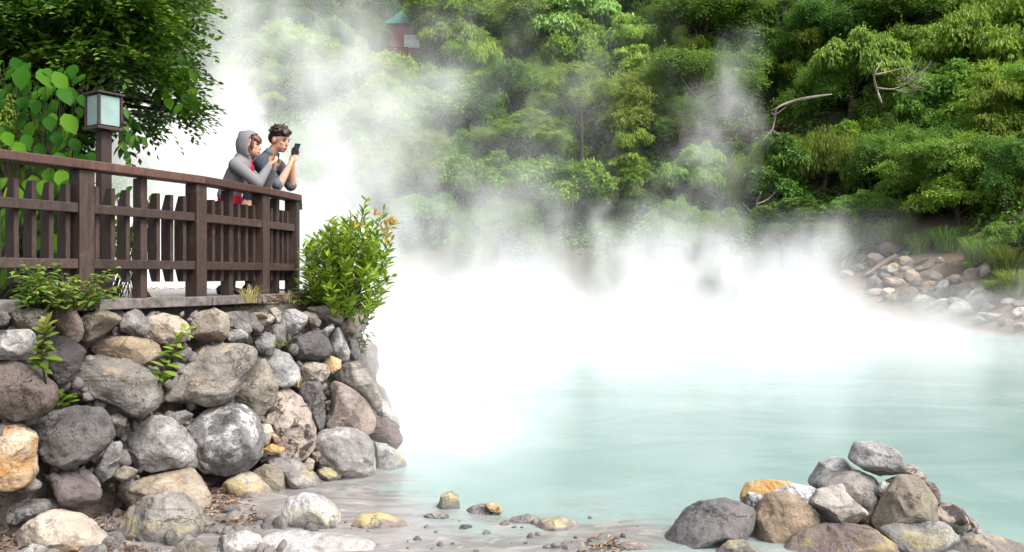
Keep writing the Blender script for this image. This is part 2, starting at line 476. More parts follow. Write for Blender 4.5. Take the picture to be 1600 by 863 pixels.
t.L.new(t.bump(t.math('ADD', t.math('ADD', n1, n2), vo.outputs[0]), 1.0, .05), b.inputs['Normal'])
tag(link('terrace_bank', build_bank(), M_BANK), kind='structure')

# soil strip along the edge, then the paved floor inside the kerb
FENCE = [Vector((-3.86, 4.45, FLOOR)), Vector((-3.03, 5.86, FLOOR)), Vector((-2.57, 6.77, FLOOR)), Vector((-2.31, 7.65, FLOOR)), Vector((-2.19, 8.29, FLOOR)), Vector((-2.45, 9.35, FLOOR))]
def strip_mesh(name, line_a, line_b, za, zb, n=120, m=10, amp=.015, z_noise=3.0):
    A = resample(line_a, n); Bq = resample(line_b, n)
    V = []
    for k in range(m + 1):
        f = k / m
        for p in A * (1 - f) + Bq * f:
            V.append((p[0], p[1], za * (1 - f) + zb * f + mnoise.fractal((p[0] * z_noise, p[1] * z_noise, 0), 1, 2, 4) * amp))
    i = np.arange((m + 1) * n).reshape(m + 1, n)
    Q = np.stack([i[:-1, :-1].ravel(), i[:-1, 1:].ravel(), i[1:, 1:].ravel(), i[1:, :-1].ravel()], 1)
    return np_mesh(name, np.array(V), Q, True)
kerb_line = [(p.x + .10, p.y - .04) for p in FENCE[:5]] + [(-2.30, 9.4), (-3.0, 10.9), (-5, 12.3), (-9.5, 13.9), (-24, 16.4)]
kerb_line[0] = (kerb_line[0][0] - .25, kerb_line[0][1] - .4)
in_top = [(x - .22, y + .14) for x, y in top_line]
M_SOIL, t, b, out = new_mat('dry_soil_strip')
v, rnd, tc = obj_vec(t)
n1 = t.noise(v, 5, 8, .7); n2 = t.noise(v, 40, 6, .75)
c = t.mix(t.ramp(n1, .35, .65), (.23, .165, .12), (.14, .105, .08)); c = t.mix(t.ramp(n2, .52, .68, 0, .8), c, (.40, .32, .25)); c = t.mix(t.ramp(n2, .46, .3, 0, .8), c, (.06, .045, .038))
t.L.new(c, b.inputs['Base Color']); b.inputs['Roughness'].default_value = .95
t.L.new(t.bump(t.math('ADD', n1, n2), .9, .03), b.inputs['Normal'])
tag(link('soil_strip', strip_mesh('soil_strip', in_top, [(x - .06, y + .03) for x, y in kerb_line], FLOOR - .05, FLOOR - .03, 220, 12, .03), M_SOIL), kind='structure')

M_PAVE, t, b, out = new_mat('grey_paving')
ge = t.new('ShaderNodeNewGeometry'); pos = ge.outputs['Position']
mp = t.new('ShaderNodeMapping'); t.L.new(pos, mp.inputs[0]); mp.inputs['Rotation'].default_value = (0, 0, -.28)
br = t.new('ShaderNodeTexBrick'); t.L.new(mp.outputs[0], br.inputs['Vector']); br.inputs['Scale'].default_value = 3.2; br.inputs['Mortar Size'].default_value = .012
br.inputs['Color1'].default_value = (.25, .23, .23, 1); br.inputs['Color2'].default_value = (.18, .165, .17, 1); br.inputs['Mortar'].default_value = (.09, .08, .075, 1)
n2 = t.noise(pos, 22, 7, .7)
c = t.mix(t.ramp(n2, .45, .7, 0, .6), br.outputs[0], (.40, .36, .34))
t.L.new(c, b.inputs['Base Color']); b.inputs['Roughness'].default_value = .85
t.L.new(t.bump(t.math('ADD', br.outputs['Fac'], n2), .4, .01), b.inputs['Normal'])
tag(link('terrace_floor', strip_mesh('terrace_floor', [(x - .05, y + .02) for x, y in kerb_line], [(-9, 3), (-24, 4), (-24, 7), (-24, 9), (-24, 12), (-24, 14), (-24, 15)], FLOOR, FLOOR, 120, 20, .003), M_PAVE), kind='structure')

M_KERB = flat_mat('kerb_concrete', (.125, .11, .105), .9, .2, .35, 18, .5)
def build_kerb():
    bm = bmesh.new()
    for a, c in zip(kerb_line[:6], kerb_line[1:7]):
        a = Vector((*a, FLOOR - .012)); c = Vector((*c, FLOOR - .012)); u = (c - a).normalized(); s = Vector((u.y, -u.x, 0))
        add_obox(bm, (a + c) / 2, u, s, (0, 0, 1), (c - a).length / 2 - .004, .065, .037, .008)
    return bm_mesh('terrace_kerb', bm)
tag(link('terrace_kerb', build_kerb(), M_KERB), kind='structure')

# ---------------------------------------------------------------- boulders
def poly_R(pts, c, n=144):
    P2 = np.array(pts, float) - c
    A = P2; Bq = np.roll(P2, -1, axis=0)
    R = np.zeros(n)
    for i in range(n):
        th = 2 * math.pi * i / n; d = np.array([math.cos(th), math.sin(th)])
        best = 0
        for a, e in zip(A, Bq - A):
            den = d[0] * e[1] - d[1] * e[0]
            if abs(den) < 1e-9: continue
            tt = (a[0] * e[1] - a[1] * e[0]) / den
            s = (a[0] * d[1] - a[1] * d[0]) / den
            if tt > 0 and -1e-6 <= s <= 1 + 1e-6: best = max(best, tt)
        R[i] = best
    k = np.array([1, 2, 3, 2, 1]) / 9.0
    return sum(np.roll(R, j - 2) * k[j] for j in range(5))

_ico = {}
def ico(sub):
    if sub not in _ico:
        bm = bmesh.new(); bmesh.ops.create_icosphere(bm, subdivisions=sub, radius=1)
        V = np.array([v.co[:] for v in bm.verts]); Fq = np.array([[v.index for v in f.verts] for f in bm.faces]); bm.free()
        _ico[sub] = (V, Fq)
    return _ico[sub]

def rock_mesh(name, pts_m, thick, seed, sub=5, facets=6, round_=.66, rough=.05, tilt=.0):
    """a boulder whose outline across the line of sight is pts_m (metres, x and z); thick = half depth along y"""
    rng = np.random.RandomState(seed)
    c = np.mean(np.array(pts_m), axis=0)
    # area centroid
    q = np.array(pts_m); x0, z0 = q[:, 0], q[:, 1]; x1, z1 = np.roll(x0, -1), np.roll(z0, -1); cr = x0 * z1 - x1 * z0; ar = cr.sum() / 2
    c = np.array([((x0 + x1) * cr).sum() / (6 * ar), ((z0 + z1) * cr).sum() / (6 * ar)])
    R = poly_R(pts_m, c); n = len(R)
    V, Fq = ico(sub)
    th = np.arctan2(V[:, 2], V[:, 0]); s = np.hypot(V[:, 0], V[:, 2])
    sa = np.power(s, round_); dy = np.sign(V[:, 1]) * np.power(np.abs(V[:, 1]), .85)
    q3 = np.stack([np.cos(th) * sa, dy, np.sin(th) * sa], 1)
    for _ in range(facets):
        nv = rng.normal(size=3); nv[1] = -abs(nv[1]) * 1.2 - .55; nv /= np.linalg.norm(nv)
        cc = rng.uniform(.58, .86)
        ex = q3 @ nv - cc
        q3 = q3 - np.where(ex > 0, ex * .93, 0)[:, None] * nv
    ti = (th / (2 * math.pi) * n) % n; i0 = np.floor(ti).astype(int) % n; f = ti - np.floor(ti)
    Rv = R[i0] * (1 - f) + R[(i0 + 1) % n] * f
    size = float(np.sqrt(abs(ar) / math.pi))
    Vv = np.stack([q3[:, 0] * Rv, q3[:, 1] * thick, q3[:, 2] * Rv], 1)
    off = rng.uniform(-50, 50, 3)
    fr = 1.7 / max(size, .05)
    disp = np.array([mnoise.fractal(Vector(p * fr * .7 + off), 1.0, 2.1, 3) for p in Vv]) * .8
    rid = np.array([abs(mnoise.fractal(Vector(p * fr * 1.7 + off[::-1]), .8, 2.2, 6 if sub > 4 else 4)) for p in Vv])
    nrm = q3 / (np.linalg.norm(q3, axis=1)[:, None] + 1e-9)
    Vv = Vv + nrm * ((disp * rough * 1.4 - rid * rough * 1.7 + rough * .5) * size)[:, None]
    return np_mesh(name, Vv, Fq, True), c, size

rock_n = 0
def boulder(label, kind, pts, Y=None, group=None, thick=None, band=False, grow=1.015, facets=9, round_=.60, rough=.05, embed=.3, sub=None, name='boulder', cat='boulder'):
    global rock_n
    rock_n += 1
    pts = np.array(pts, float)
    c = pts.mean(0)
    c2 = c + (pts - c)
    pts = c + (pts - c) * grow
    if Y is None: Y = wall_depth(c[0], c[1])
    s = Y / F
    pm = np.stack([(pts[:, 0] - CX) * s, HC - (pts[:, 1] - CY) * s], 1)
    wdt, hgt = np.ptp(pm[:, 0]), np.ptp(pm[:, 1])
    th = thick if thick else .5 * math.sqrt(wdt * hgt) * .92
    npx = max(wdt, hgt) / s
    if sub is None: sub = 6 if npx > 70 else (5 if npx > 26 else 4)
    if sub == 6: sub = 5
    me, cc, size = rock_mesh(name, pm, th, 1000 + rock_n * 17, sub, facets, round_, rough)
    o = link(name, me, rock_mat(kind, band))
    o.location = (cc[0], Y + th * embed, cc[1])
    return tag(o, label, cat, group)

def ell(cx, cy, w, h, rot=0.0, n=9, seed=0):
    rng = random.Random(seed * 31 + int(cx * 7 + cy))
    out = []
    for i in range(n):
        a = 2 * math.pi * i / n + rng.uniform(-.15, .15); r = rng.uniform(.86, 1.1)
        x, y = math.cos(a) * w / 2 * r, math.sin(a) * h / 2 * r
        out.append((cx + x * math.cos(rot) - y * math.sin(rot), cy + x * math.sin(rot) + y * math.cos(rot)))
    return out

GW = 'boulders of the terrace wall'
WALL = [
 ('small dark grey boulder at the far left end of the wall top row', 'dark', [(-12,487),(6,489),(12,498),(6,509),(-12,513)], {}),
 ('angular olive tan block on the wall top, left of the round dark brown boulder', 'olive', [(12,495),(19,485),(49,482),(67,487),(73,495),(70,507),(46,516),(16,516),(13,506)], dict(facets=9)),
 ('round dark brown boulder on the wall top under the weed clump', 'brown', [(74,488),(93,480),(107,485),(119,504),(122,520),(117,536),(104,536),(88,522),(76,506)], {}),
 ('olive brown boulder with a slanting underside in the wall top row', 'olive', [(123,504),(130,490),(151,484),(176,492),(184,501),(162,518),(139,534),(130,536),(123,523)], dict(facets=8)),
 ('rounded pale grey boulder on the wall top beside the white topped one', 'grey', [(182,506),(194,490),(208,483),(224,499),(230,516),(226,525),(203,525),(185,516)], {}),
 ('white topped cream boulder directly above the tip of the slender seedling', 'cream', [(229,499),(249,490),(273,495),(288,509),(292,525),(284,536),(256,540),(231,530),(229,511)], {}),
 ('largest smooth cream boulder of the wall top row, with a dark hairline crack', 'cream', [(290,499),(310,488),(333,483),(349,492),(354,511),(351,527),(338,539),(312,539),(294,523)], dict(facets=4, rough=.03)),
 ('grey angular boulder right of the largest cream one in the top row', 'grey', [(350,490),(368,487),(382,488),(387,505),(391,520),(380,523),(365,515),(352,513)], dict(facets=8)),
 ('small smooth grey egg tucked under the angular grey boulder of the top row', 'bluegrey', [(354,525),(362,516),(376,515),(386,524),(384,534),(372,538),(356,535)], dict(facets=3)),
 ('narrow dark slab leaning to the right in the wall top row', 'dark', [(383,491),(392,490),(410,513),(406,523),(397,525),(386,504)], dict(facets=7)),
 ('thin flat tan stone lying on top of the wall edge', 'tan', [(390,490),(415,488),(418,497),(406,501),(396,497)], {}),
 ('small pale oval stone below the thin flat tan stone', 'cream', [(402,502),(420,491),(428,497),(423,506),(409,512)], dict(facets=3)),
 ('rounded peach coloured stone on the top edge left of the white boulder', 'pink', [(416,484),(430,481),(438,490),(437,504),(428,505),(424,496)], {}),
 ('bright white grey boulder in the top row, its point facing right', 'white', [(439,497),(446,485),(460,484),(478,495),(479,504),(462,522),(448,525),(438,516)], dict(facets=8)),
 ('olive grey stone wedged right of the bright white top boulder', 'olive', [(472,486),(490,490),(501,504),(497,512),(481,510),(474,497)], {}),
 ('long flat topped tan grey block at the right end of the wall top', 'pink', [(476,481),(499,479),(529,477),(535,502),(531,508),(501,504),(492,492)], dict(facets=8)),
 ('dark red brown stone sticking out under the bush at the wall end', 'brown', [(534,504),(545,499),(559,513),(552,527),(536,527)], dict(facets=8)),
 ('upright grey brown stone between the gnarled grey one and the white top boulder', 'grey', [(421,511),(432,506),(443,513),(445,536),(434,546),(425,536)], dict(facets=8)),
 ('gnarled grey boulder with wavy ridges above the brown egg shaped one', 'bluegrey', [(390,532),(411,520),(427,525),(428,541),(423,555),(402,557),(388,546)], dict(rough=.08)),
 ('wide dark slate boulder with a tuft of grass at its upper left', 'dark', [(440,546),(462,527),(490,518),(508,529),(518,548),(511,558),(490,567),(460,567),(443,555)], dict(facets=9)),
 ('small white stone above the tall pale wedge near the wall end', 'white', [(501,518),(518,507),(522,513),(511,527)], {}),
 ('tall pale grey wedge shaped boulder beside the dark wall end', 'bluegrey', [(519,524),(527,511),(536,529),(545,553),(543,564),(534,568),(520,557),(513,536)], dict(facets=9)),
 ('dark boulder on the wall end behind the hanging sprig', 'dark', [(541,529),(555,532),(562,553),(560,571),(545,557)], {}),
 ('small round ochre orange stone set high in the wall', 'ochre', [(505,567),(515,557),(532,564),(532,576),(520,585),(508,576)], dict(facets=5)),
 ('knobbly cream stone left of the round ochre orange one', 'cream', [(464,580),(474,567),(490,567),(508,571),(515,585),(506,597),(490,599),(471,597)], dict(facets=9, rough=.06)),
 ('large tilted grey oval boulder left of the knobbly cream stone', 'bluegrey', [(406,560),(427,547),(446,555),(462,578),(467,597),(448,608),(430,604),(416,585)], {}),
 ('brown grey egg shaped boulder standing right of the widest striated block', 'olive', [(395,567),(406,562),(418,583),(428,608),(423,636),(404,657),(383,648),(361,628),(374,599)], dict(facets=7)),
 ('widest block of the wall, light brown grey with fine striations', 'slab', [(258,555),(290,546),(340,541),(378,541),(391,550),(390,572),(375,592),(365,615),(348,632),(300,641),(255,641),(242,618),(240,590)], dict(facets=5)),
 ('flat golden tan slab with a split face under the top row', 'tan', [(139,543),(165,529),(200,527),(226,532),(241,543),(244,557),(234,567),(214,574),(192,570),(165,560),(146,552)], dict(facets=9)),
 ('big light grey brown boulder with a pitted top, under the golden tan slab', 'slab', [(103,605),(117,575),(140,558),(168,562),(190,565),(215,578),(232,595),(241,625),(238,640),(215,651),(180,650),(140,640),(110,625)], dict(facets=6)),
 ('grey wrinkled boulder at the left edge in the second row', 'bluegrey', [(-20,518),(20,516),(38,517),(45,527),(48,556),(36,566),(0,563),(-20,560)], dict(rough=.05)),
 ('very dark boulder just behind the leafy sapling', 'dark', [(60,545),(75,529),(92,527),(110,540),(122,550),(114,577),(98,600),(82,612),(70,600),(62,570)], {}),
 ('huge reddish brown boulder at the left edge of the wall', 'brown', [(-60,590),(-30,568),(5,565),(30,575),(56,592),(72,612),(75,632),(60,648),(25,660),(-20,662),(-60,640)], {}),
 ('big dark grey boulder above the orange and white angular stone', 'dark', [(34,668),(60,650),(100,640),(143,641),(158,660),(165,690),(140,718),(105,735),(72,722),(45,695)], dict(facets=8)),
 ('orange and white angular boulder at the left edge', 'orange', [(-24,668),(18,667),(44,685),(40,719),(46,749),(32,764),(15,769),(-24,762)], dict(facets=10)),
 ('smooth grey boulder low in the wall under the big dark grey one', 'purple', [(63,752),(84,736),(106,741),(128,756),(148,773),(149,786),(123,793),(99,791),(76,778)], dict(facets=7)),
 ('upright grey oval stone squeezed right of the big dark grey boulder', 'bluegrey', [(141,739),(158,712),(178,690),(184,699),(178,724),(168,749),(156,756)], {}),
 ('narrow slanting slab under the upright grey oval stone', 'grey', [(114,739),(126,736),(143,749),(153,766),(148,768),(131,756)], {}),
 ('light grey boulder with a bright flat face left of the white speckled one', 'bluegrey', [(181,682),(202,667),(232,655),(259,660),(279,677),(296,704),(295,724),(279,735),(234,739),(205,729),(185,704)], dict(facets=10)),
 ('large round dark boulder speckled white with lichen', 'lichen', [(291,690),(298,660),(318,642),(345,634),(372,638),(392,655),(404,690),(400,720),(378,742),(350,748),(318,740),(297,718)], dict(facets=3, rough=.03)),
 ('flat chip of grey stone under the widest striated block', 'grey', [(252,650),(285,643),(300,650),(285,664),(260,664)], {}),
 ('small round grey stone between the pitted boulder and the bright flat faced one', 'grey', [(163,652),(180,648),(196,656),(192,668),(170,668)], {}),
 ('thin broken grey slab under the left side of the bright flat faced boulder', 'olive', [(170,745),(190,730),(212,738),(205,750),(186,758)], dict(facets=9)),
 ('mottled beige and black boulder right of the white speckled one', 'mottled', [(415,640),(425,615),(440,609),(460,620),(478,650),(487,680),(488,705),(475,722),(455,725),(435,715),(418,695),(408,670)], dict(facets=6)),
 ('dark ribbed boulder between the mottled one and the large pinkish one', 'dark', [(462,606),(476,599),(497,598),(502,625),(506,657),(502,674),(488,680),(480,657),(472,636)], dict(rough=.09)),
 ('large pinkish beige boulder with an ochre spot near its top', 'pink', [(502,606),(516,598),(532,604),(553,616),(571,637),(585,662),(580,680),(574,683),(541,674),(511,669),(504,653)], dict(facets=6)),
 ('pale topped boulder with a dark lower side at the wall corner', 'slab', [(516,594),(532,573),(550,567),(569,581),(583,602),(594,627),(592,648),(583,650),(571,627),(541,606)], dict(facets=8)),
 ('chalky white boulder on the right outline of the wall', 'white', [(592,622),(608,636),(620,657),(626,673),(608,664),(588,650)], {}),
 ('dark purple grey boulder at the right end of the wall', 'purple', [(583,656),(601,654),(620,671),(628,690),(620,704),(599,697),(578,687)], {}),
 ('big speckled grey slab at the foot of the wall with a yellow waterline', 'bluegrey', [(488,700),(497,679),(515,672),(545,674),(567,683),(580,697),(582,725),(583,762),(545,764),(510,748),(490,715)], dict(band=True, facets=6)),
 ('speckled grey slab at the rightmost foot of the wall, half in steam', 'bluegrey', [(578,692),(600,699),(622,711),(634,728),(628,752),(604,766),(583,766)], dict(band=True)),
 ('small cream oval stone under the mottled beige and black boulder', 'cream', [(471,729),(481,717),(491,722),(488,736),(481,741)], dict(facets=3)),
 ('tiny tan stone behind the small cream oval one', 'tan', [(488,708),(498,706),(502,716),(495,724),(488,718)], {}),
 ('dark grey wedge above the flat cream stone by the water', 'dark', [(492,722),(505,714),(520,728),(518,735),(497,735)], {}),
 ('flat cream stone lying left of the big speckled grey slab', 'cream', [(491,736),(506,731),(530,736),(535,746),(518,754),(496,749)], dict(band=True)),
 ('small mossy stone at the water below the flat cream one', 'olive', [(505,759),(520,752),(540,757),(541,771),(518,775)], dict(band=True)),
 ('long grey boulder sloping down to the water at the middle of the wall foot', 'grey', [(407,717),(429,713),(454,722),(478,741),(508,771),(510,784),(480,788),(445,784),(442,745),(415,735)], dict(facets=6, band=True)),
 ('cracked two lobed beige boulder left of the long sloping grey one', 'olive', [(390,741),(409,729),(432,731),(442,744),(443,768),(430,776),(402,756)], dict(facets=6)),
 ('pale boulder with yellow stains at the wall foot under the white speckled one', 'cream', [(340,770),(352,752),(375,741),(397,749),(415,768),(431,786),(410,798),(370,800),(345,797)], dict(band=True)),
 ('flat bright orange stone between the white speckled and the mottled boulder', 'ochre', [(407,704),(422,696),(444,702),(440,710),(412,714)], {}),
 ('angular cream chip stacked above the flat bright orange stone', 'cream', [(393,664),(419,664),(424,677),(417,697),(406,699),(402,677)], dict(facets=10)),
 ('small orange brown stone right of the angular cream chip', 'ochre', [(422,672),(434,679),(438,690),(427,695)], {}),
 ('small tan stone on top of the angular cream chip', 'tan', [(405,658),(420,654),(427,664),(415,670)], {}),
 ('long low cream slab under the bright flat faced boulder', 'cream', [(165,780),(190,760),(230,745),(287,739),(305,760),(322,788),(318,802),(290,808),(230,805),(180,818)], dict(facets=5)),
]
for lb, kd, pts, kw in WALL:
    boulder(lb, kd, pts, group=GW, **kw)

# small rubble that chinks the gaps of the wall
GR = 'loose stones around the terrace wall'
def ground_y(px, py, z=.05):   # depth at which the ray meets height z
    return (HC - z) * F / (py - CY)
FRONT = [
 ('big grey and cream boulder standing in front of the long low cream slab', 'slab', [(178,830),(192,800),(215,783),(245,775),(275,777),(300,795),(312,822),(312,845),(290,866),(240,876),(195,870)], 5.45, dict(band=True)),
 ('white striated boulder in the lower left corner', 'cream', [(12,866),(25,835),(45,815),(70,802),(105,808),(135,825),(155,845),(168,870),(90,890),(20,890)], 5.15, {}),
 ('low grey boulder half buried at the left edge near the corner', 'grey', [(-14,800),(25,785),(70,783),(95,793),(70,810),(35,822),(-14,824)], 5.35, {}),
 ('small grey stone cut by the bottom edge in the lower left', 'bluegrey', [(16,868),(45,853),(78,864),(82,884),(18,884)], 4.95, {}),
 ('flat grey stone right of the white striated corner boulder', 'grey', [(150,850),(172,838),(196,850),(202,872),(160,876)], 5.2, {}),
 ('low mossy green stone at the bottom edge', 'olive', [(264,866),(280,849),(305,846),(326,852),(332,872),(268,876)], 5.1, dict(rough=.06)),
 ('pale boulder at the bottom edge right of the mossy green stone', 'bluegrey', [(320,870),(345,842),(375,835),(400,842),(420,862),(424,880),(320,880)], 5.15, dict(band=True)),
 ('long low white boulder along the bottom edge', 'white', [(385,868),(410,842),(450,835),(500,841),(550,845),(580,850),(592,872),(390,880)], 5.2, dict(facets=3, rough=.03)),
 ('smooth rounded boulder with a yellow waterline in the shallows', 'bluegrey', [(440,800),(448,782),(470,773),(500,778),(520,790),(531,808),(530,824),(512,834),(470,832),(442,824)], 5.7, dict(facets=2, band=True, rough=.012, round_=.8)),
 ('yellow stained cream stone low in the shallows', 'cream', [(547,826),(560,806),(585,804),(610,810),(635,820),(641,832),(600,837),(555,836)], 5.65, dict(band=True)),
 ('upright grey stone veiled by steam in the shallows', 'grey', [(680,796),(690,775),(705,769),(716,775),(718,797),(700,804)], 6.1, dict(band=True)),
 ('grey stone with a bright orange top in the shallows', 'grey', [(724,802),(735,794),(752,790),(770,796),(788,806),(786,818),(770,822),(742,816)], 5.98, dict(band=True)),
 ('flat dark grey stone between the orange topped and the long grey one', 'grey', [(785,826),(800,811),(825,806),(845,812),(842,830)], 5.75, dict(band=True)),
 ('long low grey stone in the shallows left of the heap', 'slab', [(832,832),(845,814),(880,811),(900,818),(914,832),(880,844),(845,842)], 5.62, dict(band=True)),
 ('tiny flat stone right of the yellow stained cream one', 'grey', [(660,808),(680,801),(702,806),(698,816),(670,817)], 5.85, dict(band=True)),
 ('grey stone cut by the bottom edge below the long low grey one', 'bluegrey', [(856,868),(880,850),(910,848),(932,862),(932,878),(860,880)], 5.2, dict(band=True)),
 ('pale low stone at the bottom edge beside the heap', 'pink', [(950,868),(972,852),(1004,850),(1028,864),(1028,880),(954,880)], 5.2, dict(band=True)),
 ('orange cap of stone resting on the orange topped grey one', 'ochre', [(752,790),(764,787),(778,790),(786,799),(780,804),(764,800)], 5.93, {}),
]
for lb, kd, pts, Y, kw in FRONT:
    boulder(lb, kd, pts, Y=Y, group=GR, embed=.1, **kw)

GH = 'stones of the heap by the pool'
HEAP = [
 ('large dark grey boulder at the left end of the heap', 'dark', [(1028,866),(1075,806),(1097,791),(1142,785),(1184,802),(1187,825),(1165,847),(1124,858),(1094,880),(1034,884)], 5.35, dict(facets=10)),
 ('flat topped ochre stone at the back left of the heap', 'ochre', [(1159,778),(1169,757),(1199,752),(1244,757),(1242,772),(1199,784),(1161,788)], 5.85, dict(facets=8)),
 ('white grey slab behind the large peach tan boulder of the heap', 'white', [(1202,774),(1240,759),(1277,765),(1272,786),(1259,792),(1225,780)], 5.70, dict(facets=9)),
 ('small rough dark grey stone under the flat topped ochre one', 'lichen', [(1157,789),(1172,772),(1199,776),(1191,797),(1180,806)], 5.62, dict(rough=.08)),
 ('large peach tan boulder in the left half of the heap', 'tan', [(1184,810),(1202,776),(1232,772),(1259,788),(1276,810),(1262,832),(1232,851),(1210,868),(1180,860),(1186,828)], 5.42, dict(facets=5)),
 ('greenish tan block with a flat front in the middle of the heap', 'slab', [(1268,788),(1281,769),(1319,761),(1330,776),(1356,802),(1337,818),(1307,825),(1292,818)], 5.40, dict(facets=11)),
 ('pale rounded stone at the back of the heap, left of the topmost one', 'white', [(1266,756),(1285,724),(1311,716),(1330,724),(1349,742),(1296,758),(1280,767)], 5.88, {}),
 ('big olive grey boulder directly below the topmost stone', 'slab', [(1279,760),(1310,745),(1345,739),(1375,754),(1392,780),(1377,812),(1345,824),(1320,795)], 5.66, dict(facets=7)),
 ('topmost stone of the heap, grey brown and rough', 'bluegrey', [(1330,720),(1341,694),(1371,692),(1401,705),(1412,733),(1383,752),(1356,739)], 5.72, dict(facets=8, rough=.06)),
 ('small white stone between the olive grey boulder and the white topped pyramid', 'white', [(1371,771),(1379,754),(1394,757),(1392,782)], 5.55, {}),
 ('small ochre stone just right of the topmost one', 'ochre', [(1386,752),(1412,744),(1418,756),(1397,771)], 5.68, {}),
 ('pinkish grey stone at the back right of the topmost one', 'pink', [(1405,733),(1427,727),(1448,748),(1416,752)], 5.86, {}),
 ('white topped tan stone shaped like a pyramid', 'olive', [(1367,820),(1390,776),(1416,746),(1442,750),(1463,784),(1465,820),(1424,828),(1379,838)], 5.40, dict(facets=9)),
 ('dark brown stone behind the right side of the pyramid shaped one', 'brown', [(1440,750),(1461,757),(1472,791),(1465,799),(1450,772)], 5.66, {}),
 ('brown streaked boulder at the right end of the heap', 'mottled', [(1463,801),(1491,789),(1517,810),(1521,832),(1499,844),(1484,826),(1467,820)], 5.52, dict(facets=7)),
 ('thin tan stone leaning on the right end of the heap', 'tan', [(1512,808),(1529,821),(1526,842),(1514,840)], 5.62, {}),
 ('light blue grey wedge at the front right of the heap', 'bluegrey', [(1379,829),(1430,821),(1476,819),(1499,844),(1480,862),(1412,874),(1397,866)], 5.20, dict(facets=8, rough=.03)),
 ('broad purple brown boulder at the front of the heap', 'purple', [(1222,872),(1255,836),(1300,825),(1364,829),(1392,851),(1398,880),(1300,890),(1225,886)], 5.15, dict(facets=4)),
 ('pale stone at the bottom edge between the dark and the peach boulders', 'slab', [(1114,869),(1142,848),(1165,847),(1189,864),(1187,882),(1116,882)], 5.12, {}),
 ('long tan stone at the bottom edge right of the blue grey wedge', 'tan', [(1475,864),(1517,844),(1562,843),(1604,854),(1614,884),(1475,890)], 5.15, {}),
 ('tiny dark stone above the long tan one', 'dark', [(1498,845),(1508,834),(1524,836),(1528,848)], 5.32, {}),
 ('rough brown stone in the core of the heap behind the purple brown one', 'brown', [(1262,842),(1280,812),(1340,806),(1384,820),(1376,846),(1300,850)], 5.62, {}),
]
for lb, kd, pts, Y, kw in HEAP:
    boulder(lb, kd, pts, Y=Y, group=GH, embed=.0, grow=1.05, thick=None, band=(Y < 5.3), **kw)

# ---------------------------------------------------------------- far rocky bank
GB = 'boulders on the far rocky bank'
BANK = [
 (1340,390,24,20,.2,'brown','brown boulder at the top left of the far bank, among driftwood'),
 (1392,392,36,24,.3,'purple','largest rounded grey boulder at the top of the far bank'),
 (1366,408,26,24,.6,'purple','grey boulder between the driftwood and the thick grey log'),
 (1415,408,18,14,.1,'cream','round cream stone under the largest rounded boulder of the bank'),
 (1389,425,26,17,.3,'white','bright white boulder right of the thick grey log'),
 (1380,434,24,13,.2,'dark','dark stone just under the bright white boulder'),
 (1368,442,26,17,.2,'grey','grey boulder below the dark stone at the misty end of the bank'),
 (1398,444,36,19,.1,'cream','broad white boulder with yellow tint on the far bank'),
 (1426,434,24,24,-.7,'cream','tilted cream boulder in the middle of the far bank'),
 (1448,430,30,12,-.2,'purple','purple grey slab above the tan slab of the far bank'),
 (1461,435,22,19,.3,'tan','tan rounded boulder right of the purple grey slab'),
 (1444,419,28,11,-.3,'tan','long tan stone under the short dark log'),
 (1416,423,22,11,.1,'pink','pinkish flat stone right of the bright white boulder'),
 (1400,416,20,9,.1,'ochre','flat orange tan stone left of the pinkish flat one'),
 (1420,463,32,26,.3,'brown','big dark brown boulder at the steam edge'),
 (1452,456,32,17,.2,'brown','wide brown boulder below the tan slab'),
 (1440,470,28,17,-.3,'pink','pale grey boulder right of the big dark brown one at the steam edge'),
 (1474,450,15,24,.05,'white','narrow white stone standing upright on the far bank'),
 (1473,463,28,16,.1,'grey','grey stone at the foot of the narrow upright white one'),
 (1472,479,24,21,.0,'bluegrey','round blue grey boulder low at the steam edge'),
 (1502,456,36,19,.1,'purple','wide purple grey boulder right of the narrow upright white one'),
 (1490,440,24,17,-.2,'tan','tan boulder above the wide purple grey one'),
 (1519,429,24,18,-.1,'pink','pinkish boulder high on the right side of the far bank'),
 (1541,426,17,19,.3,'white','white and purple stone beside the grass at the right of the bank'),
 (1528,447,24,13,.2,'purple','small purple grey stone under the pinkish boulder'),
 (1538,456,36,16,-.35,'olive','long grey stone pointing up to the right grass'),
 (1540,471,38,25,-.2,'pink','biggest pink tan boulder low on the right of the bank'),
 (1506,485,46,26,.1,'pink','biggest pale boulder at the waterline of the far bank'),
 (1518,467,18,11,-.2,'cream','small pale stone above the biggest pale boulder'),
 (1496,472,28,15,.1,'grey','flat grey stone left of the small pale one'),
 (1456,474,16,15,.2,'grey','little grey stone left of the round blue grey boulder'),
 (1452,446,28,11,-.2,'tan','tan slab under the purple grey slab'),
 (1552,497,28,16,.2,'bluegrey','blue grey boulder at the water near the right edge'),
 (1594,492,24,15,.1,'pink','pink tan stone at the right edge of the bank'),
 (1594,477,24,13,.1,'dark','dark stone at the right edge above the pink tan one'),
 (1420,396,18,9,.0,'dark','small dark stone right of the largest rounded boulder'),
 (1468,408,13,10,.2,'tan','small tan stone in the brown earth of the bank'),
 (1483,414,12,9,.2,'pink','tiny pinkish stone in the brown earth of the bank'),
 (1372,457,30,11,.1,'pink','pale stone fading into steam at the left of the bank'),
 (1345,420,22,13,.3,'grey','grey stone under the tangle of driftwood'),
 (1326,430,28,13,.1,'pink','pale pinkish stone in the mist at the left end of the bank'),
 (1596,513,22,16,.1,'pink','pinkish stone at the water by the right edge'),
 (1572,505,26,13,.1,'tan','low tan stone at the water left of the pinkish edge stone'),
 (1530,502,24,12,.1,'bluegrey','low blue grey stone wet at the waterline'),
]
